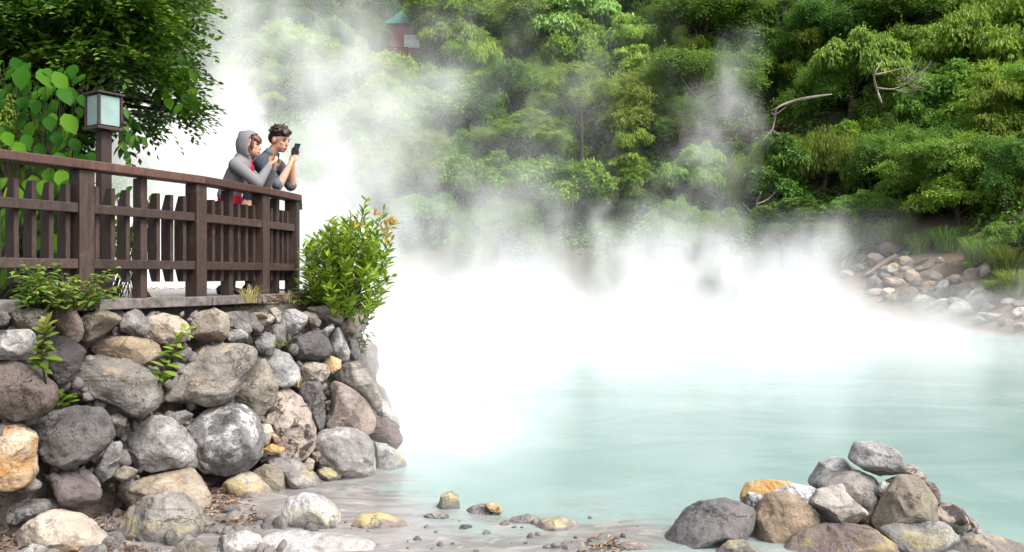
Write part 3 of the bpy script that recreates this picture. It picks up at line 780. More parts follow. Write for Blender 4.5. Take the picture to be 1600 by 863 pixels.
for i, (cx, cy, w_, h_, r_, kd, lb) in enumerate(BANK):
    Y = hit(cx, cy + h_ * .30)
    boulder(lb, kd, ell(cx, cy, w_ * 1.1, h_ * 1.15, r_, 8, i), Y=Y, group=GB, embed=-.1, sub=4, facets=7, rough=.05)
MISTY = [(1300,455,34,12),(1262,446,30,12),(1236,438,34,13),(1205,436,30,14),(1172,449,34,13),(1284,436,30,13),(1192,456,32,12),(1322,468,38,14)]
for i, (cx, cy, w_, h_) in enumerate(MISTY):
    boulder('grey stone on the far shore, faint behind the drifting steam', 'grey', ell(cx, cy, w_, h_, 0, 8, i + 90), Y=hit(cx, cy + 3), group='stones lost in the steam on the far shore', embed=-.1, sub=4)

# stones between the larger ones of the bank
br_ = random.Random(21)
for i in range(46):
    t_ = br_.random(); cx = 1330 + 262 * t_ + br_.uniform(-12, 12); cy = 404 + 76 * t_ * .55 + br_.uniform(-8, 62)
    if cx > 1545 and cy < 462: continue
    w_ = br_.uniform(13, 27)
    boulder('small plain stone wedged between the larger boulders of the far bank', br_.choice(['pink', 'tan', 'grey', 'purple', 'cream', 'grey']), ell(cx, cy, w_, w_ * br_.uniform(.55, .8), br_.uniform(-.4, .4), 8, i + 300),
            Y=hit(cx, cy + 3), group='small stones filling the far bank', embed=-.05, sub=4, facets=7)
# the wall goes on round the corner
for i in range(21):
    k, lv = i % 7, i // 7
    y = 8.45 + k * .58 + (lv % 2) * .28; f = (.22, .55, .88)[lv]
    bx = float(np.interp(y, [7.7, 8.7, 9.9, 11.6, 13.6], [-1.0, -.92, -1.15, -1.9, -4.0])); tx = float(np.interp(y, [7.75, 8.35, 9.3, 10.8, 12.6], [-1.61, -1.42, -1.62, -2.3, -4.2]))
    x = bx + (tx - bx) * f; z = .12 + lv * .52; rr = br_.uniform(.27, .33)
    me, cc, sz = rock_mesh('boulder', [(rr * 1.05 * math.cos(q_ * .7) * br_.uniform(.88, 1.1), rr * .9 * math.sin(q_ * .7) * br_.uniform(.88, 1.1)) for q_ in range(9)], rr * .8, 5000 + i, 4, 8, .62, .05)
    o = link('boulder', me, rock_mat(br_.choice(['grey', 'dark', 'slab', 'pink', 'bluegrey']), lv == 0)); o.location = (x - .40, y + .25, z + .06); o.rotation_euler = (0, 0, RAD(80))
    tag(o, 'boulder of the terrace wall behind its right corner', 'boulder', 'boulders round the corner of the terrace wall')
# stones under the right end of the heap
boulder('squat grey stone low at the back right of the heap', 'grey', [(1440,800),(1462,786),(1500,792),(1520,815),(1528,850),(1480,858),(1445,840)], Y=5.85, group=GH, embed=0)
boulder('low tan grey stone at the water on the right end of the heap', 'pink', [(1500,838),(1530,828),(1556,838),(1560,852),(1520,858),(1498,852)], Y=5.5, group=GH, embed=0, band=True)
# ---------------------------------------------------------------- leaves
def unit(a): return a / (np.linalg.norm(a, axis=-1, keepdims=True) + 1e-9)

def leaf_arrays(C, A, N, L, W, fold=.18, droop=.12):
    A = unit(A); Sd = unit(np.cross(A, N)); N = unit(np.cross(Sd, A))
    L = np.broadcast_to(L, (len(C),))[:, None]; W = np.broadcast_to(W, (len(C),))[:, None]
    tip = C + A * L - N * L * droop
    mid = C + A * L * .45
    r = mid + Sd * W * .5 + N * W * fold; l = mid - Sd * W * .5 + N * W * fold
    V = np.stack([C, r, tip, l], 1).reshape(-1, 3)
    i = np.arange(len(C))[:, None] * 4
    Fq = np.concatenate([i + np.array([[0, 1, 2]]), i + np.array([[0, 2, 3]])], 1).reshape(-1, 3)
    return V, Fq

def wide_leaf_arrays(C, A, N, L, W, fold=.12, droop=.2):
    """a leaf with eight outline points and a midrib, for plants seen close"""
    A = unit(A); Sd = unit(np.cross(A, N)); N = unit(np.cross(Sd, A))
    L = np.broadcast_to(L, (len(C),))[:, None]; W = np.broadcast_to(W, (len(C),))[:, None]
    prof = [(.0, .0), (.18, .62), (.45, 1.0), (.75, .68), (1.0, .0)]
    mids, rs, ls = [], [], []
    for f, wv in prof:
        m = C + A * L * f - N * L * droop * f * f
        mids.append(m); rs.append(m + Sd * W * .5 * wv + N * W * fold * wv); ls.append(m - Sd * W * .5 * wv + N * W * fold * wv)
    V = np.stack([mids[0], mids[1], mids[2], mids[3], mids[4], rs[1], rs[2], rs[3], ls[1], ls[2], ls[3]], 1).reshape(-1, 3)
    T = np.array([[0, 5, 1], [5, 6, 1], [1, 6, 2], [6, 7, 2], [2, 7, 3], [7, 4, 3], [0, 1, 8], [8, 1, 9], [1, 2, 9], [9, 2, 10], [2, 3, 10], [10, 3, 4]])
    i = np.arange(len(C))[:, None, None] * 11
    return V, (i + T[None]).reshape(-1, 3)

def lobe_points(rng, lobes, n, shell=.45, low=-.35):
    """leaf seats in the outer shell of a set of lobes: (x, y, z, rxy, rz)"""
    Lb = np.array(lobes, float)
    wgt = Lb[:, 3] * Lb[:, 3] + Lb[:, 3] * Lb[:, 4]
    wgt = wgt * rng.uniform(.65, 1.3, len(Lb)); wgt /= wgt.sum()
    k = rng.choice(len(Lb), n, p=wgt)
    d = unit(rng.normal(size=(n, 3)))
    d[:, 2] = np.where(d[:, 2] < low, -d[:, 2] * rng.uniform(.2, 1, n), d[:, 2])
    r = 1 - np.abs(rng.normal(0, shell * .5, n))
    r = np.clip(r, .15, 1.12)
    off = d * r[:, None] * np.stack([Lb[k, 3], Lb[k, 3], Lb[k, 4]], 1)
    # ragged outline
    lump = 1 + .16 * np.sin(d[:, 0] * 7 + k * 1.7) * np.cos(d[:, 1] * 6 + k) + .1 * np.sin(d[:, 2] * 9 + k * .6)
    return Lb[k, :3] + off * lump[:, None], d, k

def crown_lobes(style, rng):
    L = []
    if style == 'layered':
        for i in range(15):
            a = rng.uniform(0, 6.28); r = math.sqrt(rng.uniform(0, 1)) * .78; z = .42 - .75 * r * r + rng.uniform(-.22, .12)
            L.append((r * math.cos(a), r * math.sin(a), z, rng.uniform(.26, .44), rng.uniform(.10, .17)))
    elif style == 'round':
        for i in range(24):
            d = unit(rng.normal(size=3)); d[2] = abs(d[2]) * 1.1 - .35
            q = rng.uniform(.45, .78)
            L.append((d[0] * q, d[1] * q, d[2] * q * .8, rng.uniform(.22, .38), rng.uniform(.18, .30)))
    elif style == 'dome':
        for i in range(30):
            d = unit(rng.normal(size=3)); d[2] = abs(d[2]) - .2
            q = rng.uniform(.6, .85)
            L.append((d[0] * q, d[1] * q, d[2] * q * .75, rng.uniform(.16, .26), rng.uniform(.16, .26)))
    elif style == 'tall':
        for i in range(22):
            z = rng.uniform(-.9, .95); r = .5 * (1 - .55 * abs(z)) ; a = rng.uniform(0, 6.28); q = rng.uniform(.3, 1) * r
            L.append((q * math.cos(a), q * math.sin(a), z, rng.uniform(.2, .33), rng.uniform(.14, .26)))
    elif style == 'mound':
        for i in range(20):
            a = rng.uniform(0, 6.28); r = rng.uniform(0, .75); z = .55 - .8 * r * r
            L.append((r * math.cos(a), r * math.sin(a), z - rng.uniform(0, .5), rng.uniform(.2, .34), rng.uniform(.22, .45)))
    return L

def crown_mesh(name, style, leaf, n, L, W, mat, seed, spray=0):
    rng = np.random.RandomState(seed)
    lobes = crown_lobes(style, rng)
    sub = []
    for (x, y, z, r1, r2) in lobes:         # each bough carries smaller clumps
        sub.append((x, y, z, r1 * .75, r2 * .75))
        for _ in range(6):
            dd = unit(rng.normal(size=3)); dd[2] = abs(dd[2]) - .35; f = rng.uniform(.5, .95)
            sub.append((x + dd[0] * r1 * f, y + dd[1] * r1 * f, z + dd[2] * r2 * f, r1 * rng.uniform(.28, .5), max(r2, r1 * .45) * rng.uniform(.3, .5)))
    pts, d, k = lobe_points(rng, sub, n, {'layered': .8, 'round': .5, 'dome': .35, 'tall': .5, 'mound': .4}[style], -.5 if style != 'layered' else -.9)
    up = np.array([0, 0, 1.0])
    rnd = rng.normal(size=(n, 3))
    if leaf == 'flat':
        N = unit(up * .75 + d * .65 + rnd * .25); A = unit(np.cross(N, rng.normal(size=(n, 3))) + d * .5)
    elif leaf == 'droop':
        N = unit(d * .9 + up * .45 + rnd * .3); A = unit(d * np.array([.7, .7, .1]) - up * .75 + rnd * .3)
    elif leaf == 'hang':
        N = unit(d * np.array([1, 1, .2]) + rnd * .35); A = unit(-up + rnd * .22)
    else:
        N = unit(d * .6 + up * .6 + rnd * .5); A = unit(np.cross(N, rng.normal(size=(n, 3))))
    lt = rng.uniform(0, 1, len(sub))
    tone = np.clip(.20 + .35 * lt[k] + .45 * rng.beta(2, 2.2, n), 0, 1)
    Ls = L * rng.uniform(.65, 1.25, n); Ws = W * rng.uniform(.75, 1.2, n)
    if spray:
        T = A; Sd = unit(np.cross(T, N)); nn = spray
        Cs, As, Ns, Ls2, tn = [], [], [], [], []
        for j in range(nn):
            f = (j + .5) / nn; side = 1 if j % 2 else -1
            Cs.append(pts + T * (Ls * 2.6 * f)[:, None] - up * (Ls * .5 * f * f)[:, None]); As.append(T * .55 + Sd * side); Ns.append(N + rng.normal(0, .12, (n, 3)))
            Ls2.append(Ls * (1 - .35 * f)); tn.append(np.clip(tone + .2 * f - .1, 0, 1))
        V, Fq = leaf_arrays(np.concatenate(Cs), np.concatenate(As), np.concatenate(Ns), np.concatenate(Ls2), np.tile(Ws, nn)); tone = np.concatenate(tn)
    else:
        V, Fq = leaf_arrays(pts, A, N, Ls, Ws)
    me = np_mesh(name, V, Fq, False, np.repeat(tone, 2)); me.materials.append(mat)
    return me, lobes

def trunk_mesh(name, lobes, trunk_h, seed, mat, r0=.055, bend=.12, nl=9):
    """trunk from z = -trunk_h to the crown, with limbs out to some of the lobes (crown unit = its radius)"""
    rng = random.Random(seed); bm = bmesh.new()
    top = Vector((rng.uniform(-.05, .05), rng.uniform(-.05, .05), .15)); foot = Vector((rng.uniform(-bend, bend) * 2, rng.uniform(-bend, bend), -trunk_h))
    mid = (top + foot) / 2 + Vector((rng.uniform(-bend, bend), rng.uniform(-bend, bend), 0))
    pts = []
    for i in range(9):
        f = i / 8; p = foot * (1 - f) ** 2 + mid * 2 * f * (1 - f) + top * f * f
        pts.append(p)
    add_tube(bm, pts, [r0 * (1.25 - .8 * i / 8) for i in range(9)], 7)
    for lb in rng.sample(list(lobes), min(nl, len(lobes))):
        e = Vector(lb[:3]); st = pts[rng.choice((4, 5, 6, 7))]
        m1 = st.lerp(e, .5) + Vector((rng.uniform(-.1, .1), rng.uniform(-.1, .1), rng.uniform(-.12, .03)))
        add_tube(bm, [st, st.lerp(m1, .55), m1, m1.lerp(e, .6), e], [r0 * .5, r0 * .42, r0 * .33, r0 * .22, r0 * .1], 5)
    me = bm_mesh(name, bm); me.materials.append(mat)
    return me

PROTO = {}
def proto(key, style, leaf, n, L, W, mat, th, seed, spray=0, bark=None, r0=.055):
    c, lobes = crown_mesh('crown_' + key, style, leaf, n, L, W, LEAF[mat], seed, spray)
    t_ = trunk_mesh('trunk_' + key, lobes, th, seed, bark or M_BARK, r0)
    PROTO[key] = (c, t_, th)
q = QUALITY
proto('umbrella_olive', 'layered', 'flat', int(3300 * q), .058, .024, 'olive', 1.3, 11, 5, None, .05)
proto('umbrella_mid',   'layered', 'flat', int(3300 * q), .060, .025, 'mid', 1.2, 12, 5)
proto('umbrella_dark',  'layered', 'flat', int(3300 * q), .060, .025, 'dark', 1.2, 13, 5)
proto('round_mid',      'round', 'any', int(15000 * q), .074, .038, 'mid', 1.1, 14)
proto('round_dark',     'round', 'any', int(15000 * q), .074, .038, 'dark', 1.1, 15)
proto('round_bright',   'round', 'any', int(15000 * q), .078, .040, 'bright', 1.1, 16)
proto('dome_pale',      'dome', 'droop', int(14500 * q), .078, .038, 'pale', 1.0, 17)
proto('dome_mid',       'dome', 'droop', int(15000 * q), .068, .034, 'mid', 1.0, 18)
proto('tall_bright',    'tall', 'droop', int(14000 * q), .064, .031, 'bright', 1.2, 19)
proto('tall_dark',      'tall', 'any', int(6500 * q), .085, .040, 'dark', 1.2, 20)
proto('vine_mound',     'mound', 'hang', int(11000 * q), .066, .032, 'olive', .8, 21)
proto('vine_dark',      'mound', 'hang', int(11000 * q), .066, .032, 'mid', .8, 22)
proto('bigleaf_bright', 'round', 'droop', int(16000 * q), .060, .031, 'bright', 1.3, 23)

tree_n = 0
def tree(px, py, w_, h_, key, label, group=None, drop=1.1, cat='tree', name='tree', Y=None, dz=0.0):
    """crown centred on the photo point px, py with the given width and height; drop = trunk length below the centre, in crown half widths"""
    global tree_n
    tree_n += 1
    rng = random.Random(tree_n * 7 + 3)
    c_me, t_me, th = PROTO[key]
    if Y is None:
        Y = 50.0
        for _ in range(4):
            Y = hit(px, py, drop * w_ / 2 * Y / F)
    s = Y / F; r = w_ / 2 * s * 1.24; rz = h_ / 2 * s * 1.5 / .72
    c = P(px, py, Y)
    g = h1(c.x, c.y)
    t_ = empty(name, (c.x, c.y, g - .1), label, cat, group, rng.uniform(0, 6.28))
    cr = link('crown', c_me, None, t_); cr.location = (0, 0, c.z - g + .1); cr.scale = (r, r * rng.uniform(.85, 1.1), rz)
    tr = link('trunk', t_me, None, t_); tr.location = (0, 0, c.z - g + .1); tr.scale = (r, r, max(.4, (c.z - g + .3) / th))
    return t_

GT = 'trees on the hillside over the pool'
TREES = [
 # upper left, behind the rising steam
 (476,28,120,80,'round_dark','dark tree at the top of the hill, greyed by the tall steam column'),
 (548,48,90,60,'umbrella_mid','flat crowned tree greyed by steam, left of the small house'),
 (596,30,70,60,'round_dark','dark round tree touching the left wall of the small house'),
 (520,120,110,90,'round_mid','tree faint in the steam column above the two people'),
 (574,132,54,96,'vine_dark','narrow vine wrapped tree standing at the edge of the steam column'),
 (626,120,80,60,'round_mid','green tree directly below the small house'),
 (672,30,60,70,'tall_dark','narrow dark tree overhanging the roof of the small house'),
 (612,202,118,62,'umbrella_mid','pale flat tree crown half dissolved in steam'),
 (655,172,100,56,'round_bright','low bright tree between the flat pale crown and the glossy tall one'),
 (700,62,112,88,'round_bright','big bright round tree just right of the small house'),
 # top middle
 (760,22,120,60,'tall_dark','dark feathery tree at the top edge right of the bright round one'),
 (742,84,84,56,'umbrella_olive','flat olive tree with a curved white stem below the bright round one'),
 (822,76,78,62,'umbrella_olive','small olive umbrella tree in front of the big pale dome'),
 (906,58,200,112,'dome_pale','biggest pale dome of drooping leaves at the top middle of the hill'),
 (846,14,120,50,'tall_dark','dark tree behind the upper left of the biggest pale dome'),
 (984,112,116,82,'tall_bright','feathery bright tree right of the biggest pale dome'),
 (1012,42,110,90,'tall_dark','tall dark green tree between the pale dome and the layered dark one'),
 (1090,46,190,90,'umbrella_dark','wide dark layered tree at the top edge left of the brick hut'),
 (1190,22,110,70,'umbrella_mid','flat mid green tree beside the brick hut'),
 # second tier
 (746,168,104,118,'tall_bright','glossy upright bright tree left of the golden umbrella trees'),
 (700,138,90,70,'round_mid','mid green tree behind the glossy upright one'),
 (836,150,120,58,'umbrella_olive','golden flat crown upper left of the pair of umbrella trees'),
 (822,216,150,66,'umbrella_olive','low golden flat crown hanging over the steam'),
 (906,152,124,84,'umbrella_olive','golden umbrella tree with its slanting bare trunk in view'),
 (996,188,150,112,'umbrella_olive','wide olive umbrella tree right of the slanting trunk'),
 (1098,124,168,98,'umbrella_mid','wide light layered tree left of the dark hollow'),
 (1040,160,90,60,'umbrella_mid','small layered tree between the olive umbrella and the light layered one'),
 # lower tier along the steam
 (884,300,130,84,'round_dark','dark leafy tree low under the slanting trunk'),
 (962,286,110,70,'round_mid','mid green tree low beside the dark leafy one'),
 (826,296,110,76,'round_mid','low tree left of the dark leafy one, wisps of steam across it'),
 (724,276,110,84,'round_mid','tree showing faintly through the steam above the bush'),
 (668,330,110,72,'round_mid','tree almost lost in steam right of the bush top'),
 (776,368,130,80,'vine_dark','dim low tree in the steam at the middle of the far shore'),
 (1088,282,104,92,'dome_pale','pale drooping tree behind the steam plume'),
 (1050,368,96,96,'dome_pale','lower pale drooping tree standing in the steam'),
 (1176,288,84,104,'vine_mound','yellow green tree smothered in vines with bare twigs below'),
 (1120,350,90,60,'round_mid','low tree between the pale drooping one and the vine covered one'),
 # right middle
 (1334,136,176,136,'dome_mid','large dome of drooping broad leaves in front of the dark hollow'),
 (1290,262,120,110,'vine_mound','curtain of yellow green vines hanging under the broad leaved dome'),
 (1232,262,70,76,'vine_mound','small vine draped mound below the bleached forked branch'),
 (1396,240,80,90,'vine_dark','dark vine hung tree under the right side of the dome'),
 (1248,352,190,62,'round_dark','wide low dark shrubs above the misty end of the bank'),
 (1352,322,110,56,'round_mid','dark fern covered hump behind the long grass'),
 (1284,66,160,96,'umbrella_dark','dark layered tree right of the brick hut'),
 (1382,34,190,84,'umbrella_dark','widest dark layered tree at the top edge above the dome'),
 (1476,44,130,86,'round_dark','dark tree at the top edge between the layered one and the big leaved one'),
 (1440,190,90,90,'round_dark','dark tree behind the tangle of bare twigs'),
 (1546,66,190,170,'bigleaf_bright','tall bright tree with big leaves in the upper right corner'),
 (1568,182,130,110,'round_bright','bright leafy tree at the right edge below the big leaved one'),
 (1486,252,168,84,'umbrella_mid','feathery layered tree leaning in from the right'),
 (1572,286,120,110,'umbrella_dark','dark feathery tree at the right edge'),
 (1500,312,130,84,'round_bright','bright low tree above the grass of the bank'),
 (1440,292,90,70,'tall_bright','upright leafy shrub left of the bright low tree'),
 (1590,372,90,70,'round_mid','low green tree at the right edge above the bank'),
]
for a in TREES:
    drop = 1.0 if a[4].startswith('umb') else .75
    if a[0] in (906, 996): drop = 1.9
    tree(*a, group=GT, drop=drop)
FILLK = [('tall_bright', 'plain upright bright tree packed into the dense hillside forest'), ('dome_mid', 'plain drooping leaved tree packed into the dense hillside forest'), ('round_mid', 'plain green round tree packed into the dense hillside forest'), ('round_dark', 'plain dark green round tree packed into the dense hillside forest'),
         ('umbrella_mid', 'plain flat crowned tree packed into the dense hillside forest'), ('umbrella_dark', 'plain dark flat crowned tree packed into the dense hillside forest'),
         ('tall_dark', 'plain narrow dark tree packed into the dense hillside forest'), ('round_bright', 'plain light green tree packed into the dense hillside forest'), ('umbrella_olive', 'plain olive flat crowned tree packed into the dense hillside forest')]
fr = random.Random(12)
for row in range(7):
    for colm in range(16):
        x = 430 + colm * 78 + (row % 2) * 39 + fr.uniform(-20, 20); y = -14 + row * 50 + fr.uniform(-14, 14)
        if (x < 620 and row in (1, 4) and colm % 2) or (1280 < x and y > 300) or (1080 < x < 1330 and 150 < y < 290) or (845 < x < 1065 and 165 < y < 280) or (600 < x < 680 and y < 110) or (1200 < x < 1256 and y < 60): continue
        kd, lb = fr.choices(FILLK, (2, 1.2, 4, 3, 2.5, 1, 1.5, 3 if x < 1050 else 1, 3 if x < 1050 else .5))[0]
        tree(x, y, fr.uniform(90, 150), fr.uniform(76, 122), kd, lb, 'filling trees of the hillside forest', drop=.55)
# the crest above the frame, so that the forest goes on upward
# ---------------------------------------------------------------- undergrowth over the hill: uncountable
def undergrowth():
    rng = np.random.RandomState(5)
    m = 4600
    Yc = rng.uniform(24, 112, m); u = rng.uniform(-.60, .68, m); Xc = u * Yc
    d = pool_dist(Xc, Yc)
    ok = d > rng.uniform(4.2, 6.5, m)
    ok &= ~((Xc > 12.5) & (d < 4.9) & (Yc < 44))
    Xc, Yc = Xc[ok], Yc[ok]; m = len(Xc)
    k = int(46 * q)
    rad = np.repeat(rng.uniform(.5, 1.1, m) * (.6 + Yc / 110), k); n = m * k
    dd = unit(rng.normal(size=(n, 3))); dd[:, 2] = np.abs(dd[:, 2])
    r = rad * rng.uniform(.55, 1.05, n)
    x = np.repeat(Xc, k) + dd[:, 0] * r; y = np.repeat(Yc, k) + dd[:, 1] * r
    z = height(x, y) + dd[:, 2] * r * .9
    up = np.array([0, 0, 1.0])
    N = unit(dd * .5 + up * .6 + rng.normal(0, .45, (n, 3))); A = unit(np.cross(N, rng.normal(size=(n, 3))) - up * .2)
    sc = np.repeat(.8 + Yc / 90, k)
    V, Fq = leaf_arrays(np.stack([x, y, z], 1), A, N, .26 * sc * rng.uniform(.6, 1.3, n), .13 * sc)
    tone = np.clip(np.repeat(rng.uniform(0, .55, m), k) + rng.uniform(-.1, .4, n), 0, 1)
    return np_mesh('undergrowth', V, Fq, False, np.repeat(tone, 2))
tag(link('undergrowth', undergrowth(), LEAF['mid']), 'green undergrowth covering the slope under the hillside trees', kind='stuff')

# ---------------------------------------------------------------- long grass by the bank
def blades(name, n, r, h, w_, mat, seed, spread=.9, stiff=.5):
    """arching grass blades from one foot"""
    rng = np.random.RandomState(seed)
    a = rng.uniform(0, 6.28, n); rr = r * np.sqrt(rng.uniform(0, 1, n)) * .35
    base = np.stack([rr * np.cos(a), rr * np.sin(a), np.zeros(n)], 1)
    out_ = np.stack([np.cos(a + rng.normal(0, .4, n)), np.sin(a + rng.normal(0, .4, n)), np.zeros(n)], 1)
    hh = h * rng.uniform(.55, 1.1, n); reach = r * rng.uniform(.3, 1.0, n) * spread
    Vs = []
    for f, wf in ((0, 1), (.35, .9), (.7, .6), (1, .05)):
        c = base + out_ * (reach * f ** 1.6)[:, None] + np.array([0, 0, 1.0]) * (hh * (f - stiff * f ** 3 * .8))[:, None]
        sd = np.stack([-out_[:, 1], out_[:, 0], np.zeros(n)], 1) * w_ * wf / 2
        Vs += [c - sd, c + sd]
    V = np.stack(Vs, 1).reshape(-1, 3)
    i = np.arange(n)[:, None, None] * 8
    Q = np.array([[0, 1, 3, 2], [2, 3, 5, 4], [4, 5, 7, 6]])
    me = np_mesh(name, V, (i + Q[None]).reshape(-1, 4), False, np.repeat(rng.uniform(.1, 1, n), 3)); me.materials.append(LEAF[mat])
    return me
GRASS = [
 (1395,372,70,'weed','tall pale grass tuft right above the largest rounded boulder of the bank'),
 (1345,372,60,'weed','tall grass tuft left of the others, at the steam edge above the driftwood'),
 (1436,384,46,'bright','bright leafy tuft between two grass tufts above the brown earth'),
 (1478,376,60,'mid','green grass tuft above the brown earth of the bank'),
 (1530,392,66,'mid','broad drooping grass tuft above the pinkish boulder'),
 (1572,412,74,'weed','big arching grass tuft at the right end of the bank'),
 (1590,446,64,'olive','yellowing low bush of grass at the right edge of the bank'),
 (1556,452,40,'olive','small yellow tuft beside the long grey stone'),
 (1516,418,22,'bright','tiny green tuft in the brown earth of the bank'),
 (1320,352,60,'mid','grass tuft half veiled by steam below the vine curtain'),
 (1420,340,60,'weed','hanging grass tuft higher on the slope above the bright leafy tuft'),
]
for i, (x, y, w_, mt, lb) in enumerate(GRASS):
    Y = hit(x, y + w_ * .28); s = Y / F
    o = link('grass_tuft', blades('grass_tuft', int(420 * q), w_ * s * .75, w_ * s * 1.05, .035, mt, 300 + i))
    c = P(x, y + w_ * .28, Y); o.location = (c.x, c.y, h1(c.x, c.y) - .05)
    tag(o, lb, 'grass tuft', 'grass tufts above the far bank')

# ---------------------------------------------------------------- driftwood and bare branches
def sticks(name, runs, Yfn, r, mat, label, cat, group=None, parent=None, jitter=.12, seed=0):
    """one branched piece of wood; runs are photo point lists, the first is the stem"""
    rng = random.Random(seed); bm = bmesh.new()
    o0 = None
    for k, run in enumerate(runs):
        pts = []
        for i, p in enumerate(run):
            Y = Yfn(p) + rng.uniform(-jitter, jitter)
            pts.append(P(p[0], p[1], Y))
        if o0 is None: o0 = pts[0].copy()
        # smooth
        L = []
        for i in range(len(pts) - 1):
            for j in range(3):
                f = j / 3
                p0 = pts[max(i - 1, 0)]; p1 = pts[i]; p2 = pts[i + 1]; p3 = pts[min(i + 2, len(pts) - 1)]
                L.append(.5 * ((2 * p1) + (p2 - p0) * f + (2 * p0 - 5 * p1 + 4 * p2 - p3) * f * f + (3 * p1 - p0 - 3 * p2 + p3) * f ** 3))
        L.append(pts[-1])
        rk = r * (1 if k == 0 else .6)
        add_tube(bm, [p - o0 for p in L], [rk * (1 - .78 * i / (len(L) - 1)) * (min(1.0, .35 + i * .25) if k == 0 else 1) for i in range(len(L))], 6)
    o = link(name, bm_mesh(name, bm), mat); o.location = o0
    return tag(o, label, cat, group)
bankY = lambda p: hit(p[0], p[1], .25)
DW = 'driftwood on the far bank'
sticks('driftwood', [[(1401,399),(1375,416),(1350,432)]], bankY, .20, M_PALEBARK, 'thick grey log slanting down across the far bank', 'driftwood', DW, seed=1)
sticks('driftwood', [[(1316,420),(1322,398),(1338,384),(1346,382)],[(1322,398),(1318,380)]], bankY, .12, M_PALEBARK, 'bent grey branch curling over the brown boulder on the bank', 'driftwood', DW, seed=2)
sticks('driftwood', [[(1310,412),(1332,394),(1350,390)],[(1330,396),(1338,408)]], bankY, .10, M_BARK, 'dark forked branch at the misty left end of the bank', 'driftwood', DW, seed=3)
sticks('driftwood', [[(1345,412),(1356,400),(1368,392)]], bankY, .10, M_PALEBARK, 'short curved stick above the thick grey log', 'driftwood', DW, seed=4)
sticks('driftwood', [[(1427,414),(1440,409),(1452,405)]], bankY, .13, M_BARK, 'short dark log on the brown earth of the bank', 'driftwood', DW, seed=5)
sticks('driftwood', [[(1356,408),(1354,418),(1360,424)]], bankY, .07, M_PALEBARK, 'small upright stick leaning on the thick grey log', 'driftwood', DW, seed=6)
BB = 'bare branches on the hillside'
sticks('bare_branch', [[(1300,148),(1262,154),(1236,160),(1214,170),(1210,190),(1206,204),(1190,222),(1178,238)],[(1214,170),(1206,174),(1210,180),(1228,168)],[(1206,204),(1222,214)]], lambda p: 37.0, .08, M_PALEBARK, 'bleached forked branch reaching out of the dark hollow', 'branch', BB, seed=7, jitter=.3)
sticks('bare_branch', [[(1378,162),(1370,140),(1366,118),(1378,96)],[(1370,138),(1395,140),(1420,130)],[(1366,118),(1392,112),(1424,104)],[(1395,140),(1420,146)]], lambda p: 36.6, .075, M_PALEBARK, 'brown curved bare branch in front of the broad leaved dome', 'branch', BB, seed=8, jitter=.3)
runs = []
rng = random.Random(4)
for i in range(22):
    x0, y0 = rng.uniform(1398, 1425), rng.uniform(118, 150); runs.append([(x0, y0), (x0 + rng.uniform(8, 22), y0 + rng.uniform(-14, 4)), (x0 + rng.uniform(22, 46), y0 + rng.uniform(-34, 8))])
sticks('bare_branch', runs, lambda p: 36.9, .026, M_PALEBARK, 'grey tangle of fine leafless twigs right of the dome', 'branch', BB, seed=9, jitter=.5)
sticks('bare_branch', [[(1176,362),(1186,345),(1182,320),(1190,300)],[(1186,345),(1172,330),(1160,318)],[(1182,320),(1200,312),(1212,300)],[(1186,340),(1196,330)]], lambda p: hit(1180, 366), .07, M_PALEBARK, 'thin pale leafless stems under the vine covered yellow green tree', 'branch', BB, seed=10, jitter=.3)
sticks('bare_branch', [[(744,104),(748,96),(752,90),(750,80)]], lambda p: hit(748, 110, 2.5), .10, M_PALEBARK, 'curved white stem beneath the flat olive tree', 'branch', BB, seed=11, jitter=.2)
